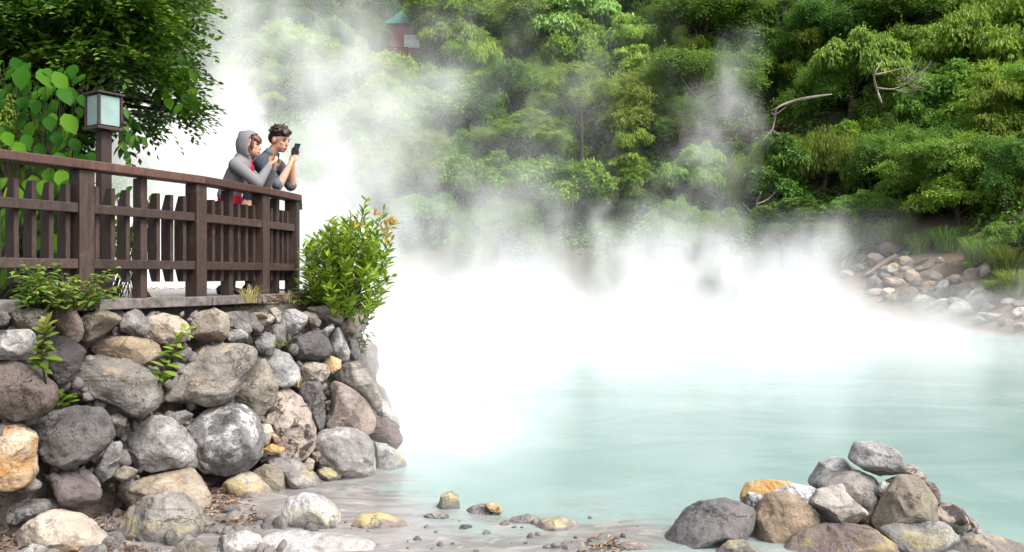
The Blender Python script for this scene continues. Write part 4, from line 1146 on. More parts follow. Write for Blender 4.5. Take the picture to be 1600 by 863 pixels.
# ---------------------------------------------------------------- the big tree hanging over the terrace
def near_tree():
    rng = np.random.RandomState(77)
    L = []
    for (x, y, r) in [(292,18,44),(240,50,60),(300,70,34),(180,30,70),(90,30,80),(10,40,70),(-60,40,80),(305,118,30),(262,128,46),(318,180,26),(286,186,30),(232,202,26),(262,196,30),
                      (190,110,56),(120,104,60),(40,80,56),(-40,90,60),(206,160,34),(150,140,40),(326,192,20),(270,70,50),(220,10,60),(316,24,26),(300,150,26),(140,-30,90),(240,-40,80),(20,-40,90)]:
        x = x - 30; y = y - 14; Y = rng.uniform(8.2, 9.4); s = Y / F; c = P(x, y, Y)
        L.append((c.x, c.y, c.z, r * s, r * s * .62))
        if r > 40:
            Y = rng.uniform(7.4, 8.2) if x < 240 else rng.uniform(9.3, 10.2); s = Y / F; c = P(x + rng.uniform(-10, 10), y + rng.uniform(-10, 10), Y)
            L.append((c.x, c.y, c.z, r * s * .9, r * s * .5))
    foot = Vector((-5.6, 9.2, FLOOR - .05))
    root = empty('tree', foot, 'big dark leaved tree overhanging the terrace at the upper left', 'tree')
    n = int(4700 * QUALITY)
    pts, d, k = lobe_points(rng, L, n, .75, -.8)
    up = np.array([0, 0, 1.0])
    N = unit(up + d * .35 + rng.normal(0, .25, (n, 3)))
    A = unit(d * np.array([1, 1, .15]) + np.array([.40, -.1, -.10]) + rng.normal(0, .35, (n, 3)))
    Sd = unit(np.cross(A, N)); lt = rng.uniform(0, 1, len(L))
    tone = np.clip(.15 + .4 * lt[k] + .45 * rng.beta(2, 2.4, n), 0, 1)
    ln = .30 * rng.uniform(.6, 1.2, n)
    C, AA, NN, LL, tn = [], [], [], [], []
    m = 8
    for j in range(m):
        f = (j + .6) / m; side = 1 if j % 2 else -1
        C.append(pts + A * (ln * f)[:, None] - up * (ln * .35 * f * f)[:, None]); AA.append(A * .7 + Sd * side * (1 - .6 * f)); NN.append(N + rng.normal(0, .25, (n, 3)))
        LL.append(.080 * rng.uniform(.7, 1.25, n)); tn.append(np.clip(tone + .25 * f - .1, 0, 1))
    V, Fq = leaf_arrays(np.concatenate(C) - np.array(foot), np.concatenate(AA), np.concatenate(NN), np.concatenate(LL), .042, .12, .10)
    me = np_mesh('crown', V, Fq, False, np.repeat(np.concatenate(tn), 2)); link('crown', me, LEAF['near'], root)
    bm = bmesh.new()
    tp = [foot, Vector((-5.5, 9.1, 2.4)), Vector((-5.3, 9.0, 3.2)), Vector((-4.9, 8.9, 4.1)), Vector((-4.5, 8.8, 5.0))]
    add_tube(bm, [p - foot for p in tp], [.16, .145, .13, .10, .06], 9)
    r2 = random.Random(3)
    for lb in L:
        e = Vector(lb[:3]); st = tp[2].lerp(tp[3], r2.random()) if e.z < 4.2 else tp[3].lerp(tp[4], r2.random())
        m1 = st.lerp(e, .5) + Vector((r2.uniform(-.15, .15), r2.uniform(-.15, .15), .12))
        add_tube(bm, [p - foot for p in (st, st.lerp(m1, .5) + Vector((0, 0, .03)), m1, m1.lerp(e, .55), e)], [.05, .038, .028, .017, .006], 5)
        for q_ in range(5):
            b0 = m1.lerp(e, r2.uniform(.3, 1)); e2 = e + Vector((r2.uniform(-1, 1) * lb[3], r2.uniform(-1, 1) * lb[3], r2.uniform(-.8, .4) * lb[4]))
            add_tube(bm, [b0 - foot, b0.lerp(e2, .5) + Vector((0, 0, .03)) - foot, e2 - foot], [.011, .008, .003], 4)
    link('trunk', bm_mesh('trunk', bm), M_BARK, root)
near_tree()

def leafy(name, label, cat, seats, axes, normals, L, W, mat, stems, stem_r, foot, tone=None, group=None, fold=.1, droop=.2, stem_mat=None, seed=0):
    """a plant of leaves seen one by one: foliage and stem as its parts"""
    root = empty(name, foot, label, cat, group)
    f = np.array(foot)
    V, Fq = wide_leaf_arrays(np.array(seats) - f, np.array(axes), np.array(normals), np.array(L), np.array(W), fold, droop)
    if tone is None: tone = np.random.RandomState(seed).uniform(0, 1, len(seats))
    me = np_mesh('foliage', V, Fq, True, np.repeat(tone, 12)); link('foliage', me, LEAF[mat], root)
    bm = bmesh.new()
    for st in stems:
        n = len(st); add_tube(bm, [Vector(p) - Vector(foot) for p in st], [stem_r * (1 - .8 * i / max(1, n - 1)) for i in range(n)], 5)
    link('stem', bm_mesh('stem', bm), stem_mat or M_STEM, root)
    return root

def big_leaf_plant(label, foot, spots, mat, L0, seed, wr=.68):
    """broad leaves on long stalks; spots = photo points with depth, leaf size factor and lean"""
    rng = np.random.RandomState(seed)
    S_, A_, N_, L_, W_, st, tn = [], [], [], [], [], [], []
    for (x, y, Y, k, lean, tone) in spots:
        p = np.array(P(x, y, Y))
        a = np.array([lean, rng.uniform(-.6, -.1), rng.uniform(-1.0, -.45)]); nrm = np.array([lean * .5 + .1, -1.0 + rng.uniform(-.2, .2), .45 + rng.uniform(-.2, .3)])
        S_.append(p); A_.append(a); N_.append(nrm); L_.append(L0 * k); W_.append(L0 * k * wr); tn.append(tone)
        m = (p + np.array(foot)) / 2 + np.array([rng.uniform(-.1, .1), rng.uniform(0, .2), .12])
        st.append([tuple(foot + rng.uniform(-.22, .22, 3) * np.array([1, .6, 0])), tuple(m), tuple(p * .8 + m * .2 + np.array([0, 0, .03])), tuple(p)])
    return leafy('broad_leaf_plant', label, 'plant', S_, A_, N_, L_, W_, mat, st, .005, tuple(foot), np.array(tn), 'broad leaved plants behind the fence', .08, .22, None, seed)
rng = np.random.RandomState(8)
big = [(5,95,6.6,1.0,-.6,.7),(36,104,6.5,1.15,.1,.55),(62,108,6.6,1.1,.8,.75),(86,112,6.6,1.0,.5,.95),(48,98,6.8,.9,-.5,.6),(20,90,7.0,.8,.3,.3),(92,138,6.5,.95,.9,.5),(100,178,6.4,1.05,.75,.95),(58,158,6.6,.7,.1,.15),
       (30,152,6.7,.8,.7,.2),(76,182,6.5,.85,.35,.25),(108,136,6.9,.8,.3,.4),(44,180,6.7,.9,-.6,.5),(10,140,6.5,.7,-.5,.5),(86,206,6.5,.8,.5,.2),(112,216,6.6,.8,.7,.35),(40,210,6.5,.8,.3,.4),(8,206,6.3,.8,.5,.8),(22,222,6.3,.8,.8,.9),
       (60,224,6.5,.7,.2,.3),(88,238,6.4,.8,.4,.6),(120,240,6.6,.9,.5,.6),(140,238,6.7,.8,.7,.5)]
for i in range(120):
    big.append((rng.uniform(-20, 136), rng.uniform(96, 256), rng.uniform(6.55, 7.6), rng.uniform(.4, .85), rng.uniform(-.8, .9), rng.beta(1.8, 2)))
big_leaf_plant('tall plant with broad glossy green leaves, left of the lantern', (-4.1, 7.1, FLOOR), big, 'bigleaf', .185, 8)
low = [(rng.uniform(8, 120), rng.uniform(262, 420), rng.uniform(6.3, 7.2), rng.uniform(.6, 1.1), rng.uniform(-.8, .8), rng.uniform(.2, 1)) for i in range(120)]
big_leaf_plant('low broad leaved plant seen through the pickets at the left end of the fence', (-4.0, 6.9, FLOOR), low, 'bigleaf', .19, 9)
low = [(rng.uniform(176, 238), rng.uniform(285, 425), rng.uniform(7.0, 7.8), rng.uniform(.4, .8), rng.uniform(-.8, .8), rng.uniform(.1, .9)) for i in range(46)]
big_leaf_plant('small leafy plant seen through the pickets right of the lantern post', (-3.45, 7.4, FLOOR), low, 'bigleaf', .16, 10)

def shrub_mass(name, label, lobes_px, n, L0, W0, mat, seed, foot):
    rng = np.random.RandomState(seed); Lb = []
    for (x, y, r, Y) in lobes_px:
        c = P(x, y, Y); s = Y / F; Lb.append((c.x, c.y, c.z, r * s, r * s * .9))
    root = empty(name, foot, label, 'shrub', 'dark shrubs behind the fence')
    pts, d, k = lobe_points(rng, Lb, n, .7, -.9)
    N = unit(d * .6 + np.array([0, -.25, .6]) + rng.normal(0, .4, (n, 3))); A = unit(d * .5 + np.array([0, 0, -.5]) + rng.normal(0, .5, (n, 3)))
    V, Fq = leaf_arrays(pts - np.array(foot), A, N, L0 * rng.uniform(.6, 1.3, n), W0 * rng.uniform(.7, 1.2, n))
    link('foliage', np_mesh('foliage', V, Fq, False, np.repeat(np.clip(rng.beta(1.6, 3, n), 0, 1), 2)), LEAF[mat], root)
    bm = bmesh.new()
    for lb in Lb: add_tube(bm, [Vector((0, 0, 0)), (Vector(lb[:3]) - Vector(foot)) * .5 + Vector((0, .1, .1)), Vector(lb[:3]) - Vector(foot)], [.03, .02, .008], 5)
    link('stem', bm_mesh('stem', bm), M_BARK, root)
qn = QUALITY
shrub_mass('shrub', 'dark leafy shrub filling the space behind the broad leaved plant', [(20,120,60,8.0),(80,120,50,8.2),(50,190,60,8.0),(110,180,45,8.2),(-20,190,60,7.9),(120,235,34,8.1),(60,250,50,7.9),(0,270,50,7.8),(100,140,50,8.6),(140,190,26,8.4)], int(9000 * qn), .085, .045, 'near', 81, (-5.0, 8.1, FLOOR))
shrub_mass('shrub', 'low dark shrub behind the pickets at the left end', [(20,320,55,7.9),(80,330,50,8.0),(120,310,34,8.1),(40,380,50,7.8),(100,385,40,7.9),(-20,370,50,7.8)], int(6000 * qn), .075, .04, 'near', 82, (-4.7, 7.9, FLOOR))
shrub_mass('ivy', 'fine leaved creeper at the left edge above the fence rail', [(8,185,26,6.9),(14,215,24,6.9),(30,232,20,6.9),(0,160,20,6.9),(-10,225,30,6.9)], int(2600 * qn), .035, .022, 'bright', 83, (-4.3, 7.0, FLOOR))

def hanging(label, runs, mat, L0, W0, seed, per=7, foot=None, name='hanging_vine', cat='vine', group='vines hanging from the big tree'):
    rng = np.random.RandomState(seed); S_, A_, N_, L_, W_, st, tn = [], [], [], [], [], [], []
    for (x0, y0, x1, y1, Y) in runs:
        p0, p1 = np.array(P(x0, y0, Y)), np.array(P(x1, y1, Y + rng.uniform(-.2, .2)))
        m = (p0 + p1) / 2 + np.array([rng.uniform(-.05, .05), rng.uniform(-.08, .08), 0]); st.append([p0, m, p1])
        for j in range(per):
            f = (j + rng.uniform(.2, .9)) / per; p = p0 * (1 - f) ** 2 + 2 * m * f * (1 - f) + p1 * f * f
            S_.append(p); A_.append([rng.uniform(-.7, .7), rng.uniform(-.6, .2), -.9]); N_.append([rng.uniform(-.5, .5), -.8, .5 + rng.uniform(-.3, .3)]); L_.append(L0 * rng.uniform(.7, 1.2)); W_.append(W0 * rng.uniform(.8, 1.15)); tn.append(rng.beta(2, 2))
    foot = foot or tuple(st[0][0])
    return leafy(name, label, cat, S_, A_, N_, L_, W_, mat, st, .006, foot, np.array(tn), group, .1, .2, None, seed)
hanging('bright vine with large drooping leaves hanging at the right side of the big tree', [(270,78,262,160,7.9),(280,80,285,168,7.8),(292,86,300,160,7.9),(262,96,246,150,8.0),(276,110,290,176,7.8)], 'bigleaf', .135, .09, 21, 9)
hanging('dark leaved vine hanging below the lantern on its right', [(186,150,196,200,7.0),(196,165,208,212,7.0),(200,180,212,196,7.1),(190,196,214,222,6.9),(186,214,200,250,6.9),(200,208,222,214,7.0)], 'near', .105, .055, 22, 8)

# ---------------------------------------------------------------- the bush at the end of the wall
def bush():
    foot = np.array(P(541, 500, 7.85)); rng = np.random.RandomState(31)
    root = empty('bush', tuple(foot), 'bright green leafy bush growing at the end of the wall', 'bush')
    Y0 = 7.85
    tips = []
    outline = [(572,312),(600,330),(612,352),(612,376),(606,410),(612,432),(606,452),(596,470),(470,440),(476,410),(474,388),(490,372),(506,360),(524,346),(548,336),(560,330),(586,345),(482,460),(498,466),(580,480)]
    for (x, y) in outline: tips.append((x, y, Y0 + rng.uniform(-.2, .2)))
    for i in range(190):
        x, y = rng.uniform(474, 612), rng.uniform(338, 476)
        if ((x - 542) / 70) ** 2 + ((y - 412) / 72) ** 2 < 1.0: tips.append((x, y, Y0 + rng.uniform(-.5, .45)))
    C, A, N, L, W, tn, st = [], [], [], [], [], [], []
    up = np.array([0, 0, 1.0])
    for (x, y, Y) in tips:
        p = np.array(P(x, y, Y)); d = p - foot; m = foot + d * .5 + np.array([-d[0] * .12, 0, .04])
        if len(st) < 70: st.append([tuple(foot), tuple(foot + d * .25 + np.array([0, 0, .05])), tuple(m), tuple(p)])
        dirn = unit(d * np.array([.8, .8, .6]) + up * .3)
        for j in range(17):
            f = rng.uniform(.0, .24); ang = rng.uniform(0, 6.28)
            sd = unit(np.array([math.cos(ang), math.sin(ang), rng.uniform(-.5, .6)]))
            C.append(p - dirn * f); A.append(unit(dirn * .65 + sd * .8)); N.append(unit(up * .8 + rng.normal(0, .45, 3) - A[-1] * .2)); L.append(rng.uniform(.07, .122)); W.append(rng.uniform(.021, .033)); tn.append(rng.beta(2.2, 1.8))
    C, A, N = np.array(C), np.array(A), np.array(N)
    V, Fq = wide_leaf_arrays(C - foot, A, N, np.array(L), np.array(W), .15, .15)
    link('foliage', np_mesh('foliage', V, Fq, True, np.repeat(np.array(tn), 12)), LEAF['bush'], root)
    # young amber shoots at the top right
    for (x, y) in [(606,345),(613,352),(603,354),(586,338),(597,362),(601,374),(560,352)]:
        C, A, N = [], [], []
        for j in range(5):
            C.append(np.array(P(x, y, 7.6)) - foot + rng.normal(0, .004, 3)); A.append([rng.uniform(-.2, 1), rng.uniform(-.5, .2), rng.uniform(-.2, .9)]); N.append([rng.uniform(-.4, .4), -.6, .7])
        V, Fq = wide_leaf_arrays(np.array(C), np.array(A), np.array(N), .075, .026, .15, .15)
        o = link('young_shoot', np_mesh('young_shoot', V, Fq, True, np.repeat(rng.uniform(0, 1, len(C)), 12)), LEAF['amber'], root); o['label'] = 'amber shoot of young leaves'
    bm = bmesh.new()
    for s_ in st: add_tube(bm, [Vector(p) - Vector(foot) for p in s_], [.016, .012, .008, .003], 6)
    add_tube(bm, [Vector((-.02, 0, -.25)), Vector((0, 0, -.08)), Vector((.0, 0, .06))], [.035, .03, .024], 7)
    link('stem', bm_mesh('stem', bm), M_BARK, root)
bush()

# ---------------------------------------------------------------- seedlings, weeds and grass on the wall
def sapling(label, pts, Y, mat, L0, W0, seed, n=26, spread=1.0, group='seedlings growing out of the wall', amber=False):
    rng = np.random.RandomState(seed); st = [[tuple(P(x, y, Y)) for x, y in pts]]
    A0 = np.array(st[0]); s = np.linspace(0, 1, len(A0)); S_, A_, N_, L_, W_, tn = [], [], [], [], [], []
    for j in range(n):
        f = .18 + .82 * (j + .5) / n; p = np.array([np.interp(f, s, A0[:, k]) for k in range(3)]); side = 1 if j % 2 else -1
        az = j * 2.4 + rng.uniform(-.5, .5); a = np.array([math.cos(az) * spread, min(.15, math.sin(az)) * .8, rng.uniform(-.25, .8) + .6 * (f > .88)])
        S_.append(p); A_.append(a); N_.append([rng.uniform(-.3, .3), -.55, .85]); L_.append(L0 * (1.2 - .5 * f) * rng.uniform(.55, 1.25)); W_.append(W0 * rng.uniform(.8, 1.15)); tn.append(np.clip(f * .8 + rng.uniform(-.2, .3), 0, 1))
    return leafy('seedling', label, 'seedling', S_, A_, N_, L_, W_, mat, st, .007, st[0][0], np.array(tn), group, .12, .25, None, seed)
sapling('leafy sapling with yellow tipped leaves in front of the very dark boulder', [(72,600),(66,572),(66,548),(70,524),(74,504)], wall_depth(70, 550) - .22, 'weed', .105, .042, 41, 34, 1.0)
sapling('slender bright seedling leaning right in front of the widest striated block', [(241,620),(248,598),(258,572),(272,548),(286,524),(294,516)], wall_depth(258, 570) - .24, 'bush', .10, .030, 42, 30, 1.1)
sapling('tiny green sprig in a gap under the leafy sapling', [(96,640),(98,628),(97,614)], wall_depth(98, 630) - .1, 'bigleaf', .07, .034, 43, 7, 1.0)
sapling('low sprig at the gap right of the tiny green one', [(104,634),(110,624),(114,620)], wall_depth(110, 630) - .12, 'weed', .06, .03, 46, 6, 1.2)
sapling('thin hanging sprig under the bush beside the dark wall end', [(556,570),(560,545),(566,525),(576,500),(578,480)], 7.9, 'near', .085, .028, 44, 20, 1.1)
sapling('short dark sprig reaching right from the wall end', [(560,560),(566,545),(574,530),(586,522)], 7.8, 'near', .07, .02, 45, 10, 1.2)

def weed_clump(label, spots, Y, mat, seed, L0=.06, W0=.03, n=16, flowers=0):
    rng = np.random.RandomState(seed); S_, A_, N_, L_, W_, tn, st = [], [], [], [], [], [], []
    for (xf, yf, xt, yt) in spots:
        Yk = Y + rng.uniform(-.15, .15); p0, p1 = np.array(P(xf, yf, Yk)), np.array(P(xt, yt, Yk + rng.uniform(-.12, .12)))
        m = (p0 + p1) / 2 + np.array([0, 0, .03]); st.append([tuple(p0), tuple(m), tuple(p1)])
        for j in range(n):
            f = rng.uniform(.15, 1); p = p0 * (1 - f) ** 2 + 2 * m * f * (1 - f) + p1 * f * f
            S_.append(p + rng.normal(0, .012, 3)); a = rng.uniform(0, 6.28); A_.append([math.cos(a), math.sin(a) * .8, rng.uniform(-.3, .6)]); N_.append([rng.uniform(-.4, .4), -.4, .9]); L_.append(L0 * rng.uniform(.5, 1.3)); W_.append(W0 * rng.uniform(.6, 1.2)); tn.append(rng.uniform(0, 1))
    r = leafy('weed', label, 'weed', S_, A_, N_, L_, W_, mat, st, .004, st[0][0], np.array(tn), 'weeds at the foot of the fence', .12, .25, M_STEM, seed)
    return r
rw = random.Random(6)
weed_clump('bushy yellow green weed clump at the foot of the second fence post', [(rw.uniform(60, 130), 486, rw.uniform(30, 185), rw.uniform(410, 470)) for i in range(46)], 5.42, 'weed', 51, .055, .028, 15)
weed_clump('bluish green weed at the left of the bushy clump', [(rw.uniform(30, 60), 484, rw.uniform(18, 70), rw.uniform(418, 462)) for i in range(14)], 5.35, 'mid', 52, .065, .032, 14)
weed_clump('thin sprawling weed right of the bushy clump', [(rw.uniform(120, 150), 486, rw.uniform(140, 196), rw.uniform(428, 474)) for i in range(14)], 5.7, 'weed', 53, .045, .022, 12)
weed_clump('low green weed between the last fence post and the bush', [(rw.uniform(462, 500), 478, rw.uniform(456, 510), rw.uniform(440, 472)) for i in range(26)], 7.75, 'weed', 54, .07, .018, 14)
def tuft(label, px, py, Y, r, h, mat, n, seed, wd=.006, group='grass tufts on the wall'):
    c = P(px, py, Y); o = link('grass_tuft', blades('grass_tuft', n, r, h, wd, mat, seed)); o.location = c
    return tag(o, label, 'grass tuft', group)
tuft('dry straw coloured grass tuft in front of the fence corner post', 390, 474, 6.7, .16, .24, 'straw', 60, 61)
tuft('small green and straw grass tuft at the foot of the slim fence post', 398, 472, 6.85, .10, .18, 'weed', 26, 62)
tuft('single thin grass stem between two fence posts', 248, 478, 5.95, .04, .19, 'weed', 7, 63)
tuft('yellow green grass tuft on the upper left of the dark slate boulder', 442, 541, wall_depth(445, 540) - .2, .2, .10, 'weed', 22, 64)
tuft('few straw blades beside the knobbly cream stone', 466, 606, wall_depth(468, 600) - .18, .10, .14, 'straw', 14, 65)
tuft('straw grass tuft at the last fence post', 450, 474, 7.6, .12, .2, 'straw', 26, 66)

# ---------------------------------------------------------------- fallen leaves and pebbles (uncountable)
def litter():
    rng = np.random.RandomState(71); pts = []
    # along the soil strip
    A = resample(in_top, 400); Bq = resample([(x - .05, y) for x, y in kerb_line], 400)
    for i in range(1500):
        k = rng.randint(0, 220); f = rng.uniform(.0, 1); p = A[k] * (1 - f) + Bq[k] * f
        pts.append((p[0] + rng.normal(0, .02), p[1] + rng.normal(0, .02), FLOOR - .02 + rng.uniform(0, .03)))
    for i in range(1500):
        x, y = rng.uniform(-3.6, -1.75), rng.uniform(4.7, 6.6); z = h1(x, y)
        if z > -.005: pts.append((x, y, z + rng.uniform(.005, .035)))
    for (px, py, r) in [(335,790,30),(370,812,44),(345,775,18),(955,850,34)]:
        for i in range(70):
            Y = ground_y(px + 0, py, .03); c = P(px, py, Y); pts.append((c.x + rng.normal(0, r / F * Y * .6), c.y + rng.normal(0, .09), .012 + rng.uniform(0, .012)))
    C = np.array(pts); n = len(C)
    a = rng.uniform(0, 6.28, n); A_ = np.stack([np.cos(a), np.sin(a), rng.uniform(-.3, .5, n)], 1); N_ = np.stack([rng.normal(0, .45, n), rng.normal(0, .45, n), np.ones(n)], 1)
    V, Fq = leaf_arrays(C, A_, N_, rng.uniform(.025, .075, n), rng.uniform(.010, .028, n), .3, .2)
    return np_mesh('fallen_leaves', V, Fq, False, np.repeat(rng.uniform(0, 1, n), 2))
tag(link('fallen_leaves', litter(), LEAF['litter']), 'dry fallen leaves on the soil by the wall and fence', kind='stuff')
def pebbles():
    rng = np.random.RandomState(72); Vs, Fs = [], []; V0, F0 = ico(2); off = 0
    def put(x, y, z, r):
        nonlocal off
        sc = r * rng.uniform(.55, 1.35, 3); q_ = V0.copy()
        for _ in range(6):
            nv = unit(rng.normal(size=3)); ex = q_ @ nv - rng.uniform(.45, .8); q_ = q_ - np.where(ex > 0, ex, 0)[:, None] * nv
        q_ = q_ * sc @ np.array(Matrix.Rotation(rng.uniform(0, 6.28), 3, 'Z') @ Matrix.Rotation(rng.uniform(-.6, .6), 3, 'X')).T
        Vs.append(q_ + np.array([x, y, z])); Fs.append(F0 + off); off += len(V0)
    A = resample(in_top, 400); Bq = resample(kerb_line, 400)
    for i in range(420):
        k = rng.randint(0, 220); f = rng.uniform(.0, .9); p = A[k] * (1 - f) + Bq[k] * f; put(p[0], p[1], FLOOR - .03, rng.uniform(.008, .028))
    for i in range(520):
        x, y = rng.uniform(-3.4, -.2), rng.uniform(4.7, 6.9); z = h1(x, y)
        if z > -.06: put(x, y, z + .005, rng.uniform(.008, .035))
    for i in range(620):   # the wall's chinks
        px, py = rng.uniform(0, 560), rng.uniform(490, 760); Y = wall_depth(px, py) + rng.uniform(.07, .17); c = P(px, py, Y)
        if c.z > 0: put(c.x, c.y, c.z, rng.uniform(.018, .066))
    for i in range(160):
        x, y = rng.uniform(.8, 3.9), rng.uniform(4.7, 6.1); z = h1(x, y)
        if z > -.02: put(x, y, z + .004, rng.uniform(.006, .022))
    for i in range(60):   # cobbles on the near shore
        x, y = rng.uniform(-2.9, -1.3), rng.uniform(4.8, 6.2); put(x, y, max(h1(x, y), -.01) + .01, rng.uniform(.03, .075))
    for i in range(80):   # gravel breaking the surface of the shallows
        Y = rng.uniform(4.9, 5.9); px = rng.uniform(330, 1040); x = (px - CX) / F * Y
        put(x, Y, .0, rng.uniform(.010, .034))
    return np_mesh('pebbles', np.concatenate(Vs), np.concatenate(Fs), True)
tag(link('pebbles', pebbles(), rock_mat('grey')), 'small pebbles and chips between the boulders', kind='stuff')
# ---------------------------------------------------------------- fence
def fence():
    root = empty('fence', FENCE[2], 'dark brown wooden fence with wide top rail and pickets along the terrace edge', 'fence')
    Z = Vector((0, 0, 1))
    RH = 1.0
    for i, p in enumerate(FENCE[1:], 1):
        a = FENCE[i - 1]; u = (p - a).normalized()
        if i < len(FENCE) - 1: u = ((p - a).normalized() + (FENCE[i + 1] - p).normalized()).normalized()
        n = Vector((u.y, -u.x, 0))
        obox('post', p + Z * (RH - .065) / 2, u, n, Z, .058, .062, (RH - .065) / 2 - .001, M_POST, root, .006)
    p = FENCE[0]; 
    for a, c in zip(FENCE[:-1], FENCE[1:]):
        u = (c - a).normalized(); n = Vector((u.y, -u.x, 0)); Ln = (c - a).length
        obox('top_rail', (a + c) / 2 + Z * (RH - .032) + n * .01, u, n, Z, Ln / 2 + .018, .082, .032, M_RAIL, root, .008)
        for hz in (.665, .275):
            obox('rail', (a + c) / 2 + Z * hz + n * .035, u, n, Z, Ln / 2 - .060, .022, .034, M_POST, root, .005)
        # slim mid post, then pickets in the two half bays; boards stand square to the rail
        m = (a + c) / 2
        obox('slim_post', m + Z * (RH - .066) / 2 - n * .033, u, n, Z, .030, .045, (RH - .066) / 2 - .002, M_POST, root, .005)
        k = 6 if Ln > 1.5 else (3 if Ln > .7 else 2)
        for half in (0, 1):
            for j in range(k):
                f = (half * .5) + (j + 1) / (k + 1) * .5 + (.008 if half else -.008)
                q_ = a.lerp(c, f) - n * .048
                prof = [(.055, .145), (.055, .83), (-.006, .83), (-.052, .70), (-.052, .275), (-.008, .145)]   # across the fence, height
                bm = bmesh.new()
                fr = [bm.verts.new(q_ + n * x + Z * z - u * .017 - FENCE[2]) for x, z in prof]; bk = [bm.verts.new(q_ + n * x + Z * z + u * .017 - FENCE[2]) for x, z in prof]
                bm.faces.new(fr); bm.faces.new(list(reversed(bk)))
                for e in range(len(prof)):
                    e2 = (e + 1) % len(prof); bm.faces.new((fr[e], bk[e], bk[e2], fr[e2]))
                bmesh.ops.recalc_face_normals(bm, faces=bm.faces)
                bmesh.ops.bevel(bm, geom=list(bm.edges), offset=.003, segments=1, affect='EDGES')
                link('picket', bm_mesh('picket', bm), M_POST, root)
fence()

# ---------------------------------------------------------------- lantern
def frosted():
    m, t, b, out = new_mat('frosted_lamp_glass')
    v, rnd, tc = obj_vec(t)
    t.L.new(t.mix(t.ramp(t.noise(v, 5, 4), .3, .7), (.15, .235, .22), (.21, .30, .28)), b.inputs['Base Color'])
    b.inputs['Roughness'].default_value = .35; b.inputs['Specular IOR Level'].default_value = .5
    return m
M_FROST = frosted()
def lantern():
    c = Vector((-3.14, 6.4, FLOOR)); root = empty('lantern', c, 'square wooden lantern with frosted greenish glass panes on a tall post', 'lantern')
    a = RAD(-34); u = Vector((math.cos(a), math.sin(a), 0)); v = Vector((-math.sin(a), math.cos(a), 0)); Z = Vector((0, 0, 1))
    zb, zt = 2.84, 3.08
    obox('post', c + Z * ((zb - FLOOR) / 2 - .012), u, v, Z, .042, .042, (zb - FLOOR) / 2 - .012, M_LAMPWOOD, root, .005)
    obox('tray', c + Z * (zb - FLOOR - .012), u, v, Z, .101, .101, .012, M_LAMPWOOD, root, .003)
    obox('roof', c + Z * (zt - FLOOR + .012), u, v, Z, .112, .112, .007, M_LAMPWOOD, root, .003)
    h = (zt - zb) / 2 - .001
    for sx in (-1, 1):
        for sy in (-1, 1):
            obox('corner_post', c + u * .088 * sx + v * .088 * sy + Z * (zb - FLOOR + h + .002), u, v, Z, .010, .010, h - .004, M_LAMPWOOD, root, .002)
    for (d, s) in ((u, 1), (u, -1), (v, 1), (v, -1)):
        e = v if d is u else u
        obox('pane', c + d * .086 * s + Z * (zb - FLOOR + h + .002), e, d, Z, .075, .003, h - .008, M_FROST, root, .001)
    # small round fitting at the right side
    bm = bmesh.new(); bmesh.ops.create_uvsphere(bm, u_segments=12, v_segments=8, radius=.022, matrix=Matrix.Translation((u + v) * .106 + Z * (zb - FLOOR + .035)))
    link('fitting', bm_mesh('fitting', bm, True), M_LAMPWOOD, root)
lantern()

# ---------------------------------------------------------------- buildings in the trees
def brickish(name, a, b_, mortar, scale):
    m, t, b, out = new_mat(name)
    tc = t.new('ShaderNodeTexCoord'); br = t.new('ShaderNodeTexBrick'); br.inputs['Scale'].default_value = scale
    sx = t.new('ShaderNodeSeparateXYZ'); t.L.new(tc.outputs['Object'], sx.inputs[0]); cb = t.new('ShaderNodeCombineXYZ')
    t.L.new(t.math('ADD', sx.outputs[0], sx.outputs[1]), cb.inputs[0]); t.L.new(sx.outputs[2], cb.inputs[1]); t.L.new(cb.outputs[0], br.inputs['Vector'])
    br.inputs['Color1'].default_value = (*a, 1); br.inputs['Color2'].default_value = (*b_, 1); br.inputs['Mortar'].default_value = (*mortar, 1); br.inputs['Mortar Size'].default_value = .015
    t.L.new(t.mix(t.ramp(t.noise(tc.outputs['Object'], 3, 6), .45, .7, 0, .4), br.outputs[0], tuple(x * .55 for x in a)), b.inputs['Base Color']); b.inputs['Roughness'].default_value = .85
    return m
M_PINKWALL = brickish('pink_tiled_wall', (.26, .085, .070), (.22, .072, .060), (.28, .17, .15), 3.0)
M_BRICK = brickish('orange_brick', (.34, .15, .09), (.28, .12, .075), (.35, .26, .2), 3.5)
M_TEAL = flat_mat('teal_metal_roof', (.012, .105, .085), .5, .4, .2, 3, .1)
M_FRAME = flat_mat('white_window_frame', (.55, .55, .53), .6)
M_PANE = flat_mat('pale_curtained_pane', (.40, .42, .44), .2, .5, .25, 2, 0)
M_REDRAIL = flat_mat('dull_red_paint', (.055, .018, .017), .7, .2, .3, 3)
X_, Y_, Z_ = Vector((1, 0, 0)), Vector((0, 1, 0)), Vector((0, 0, 1))
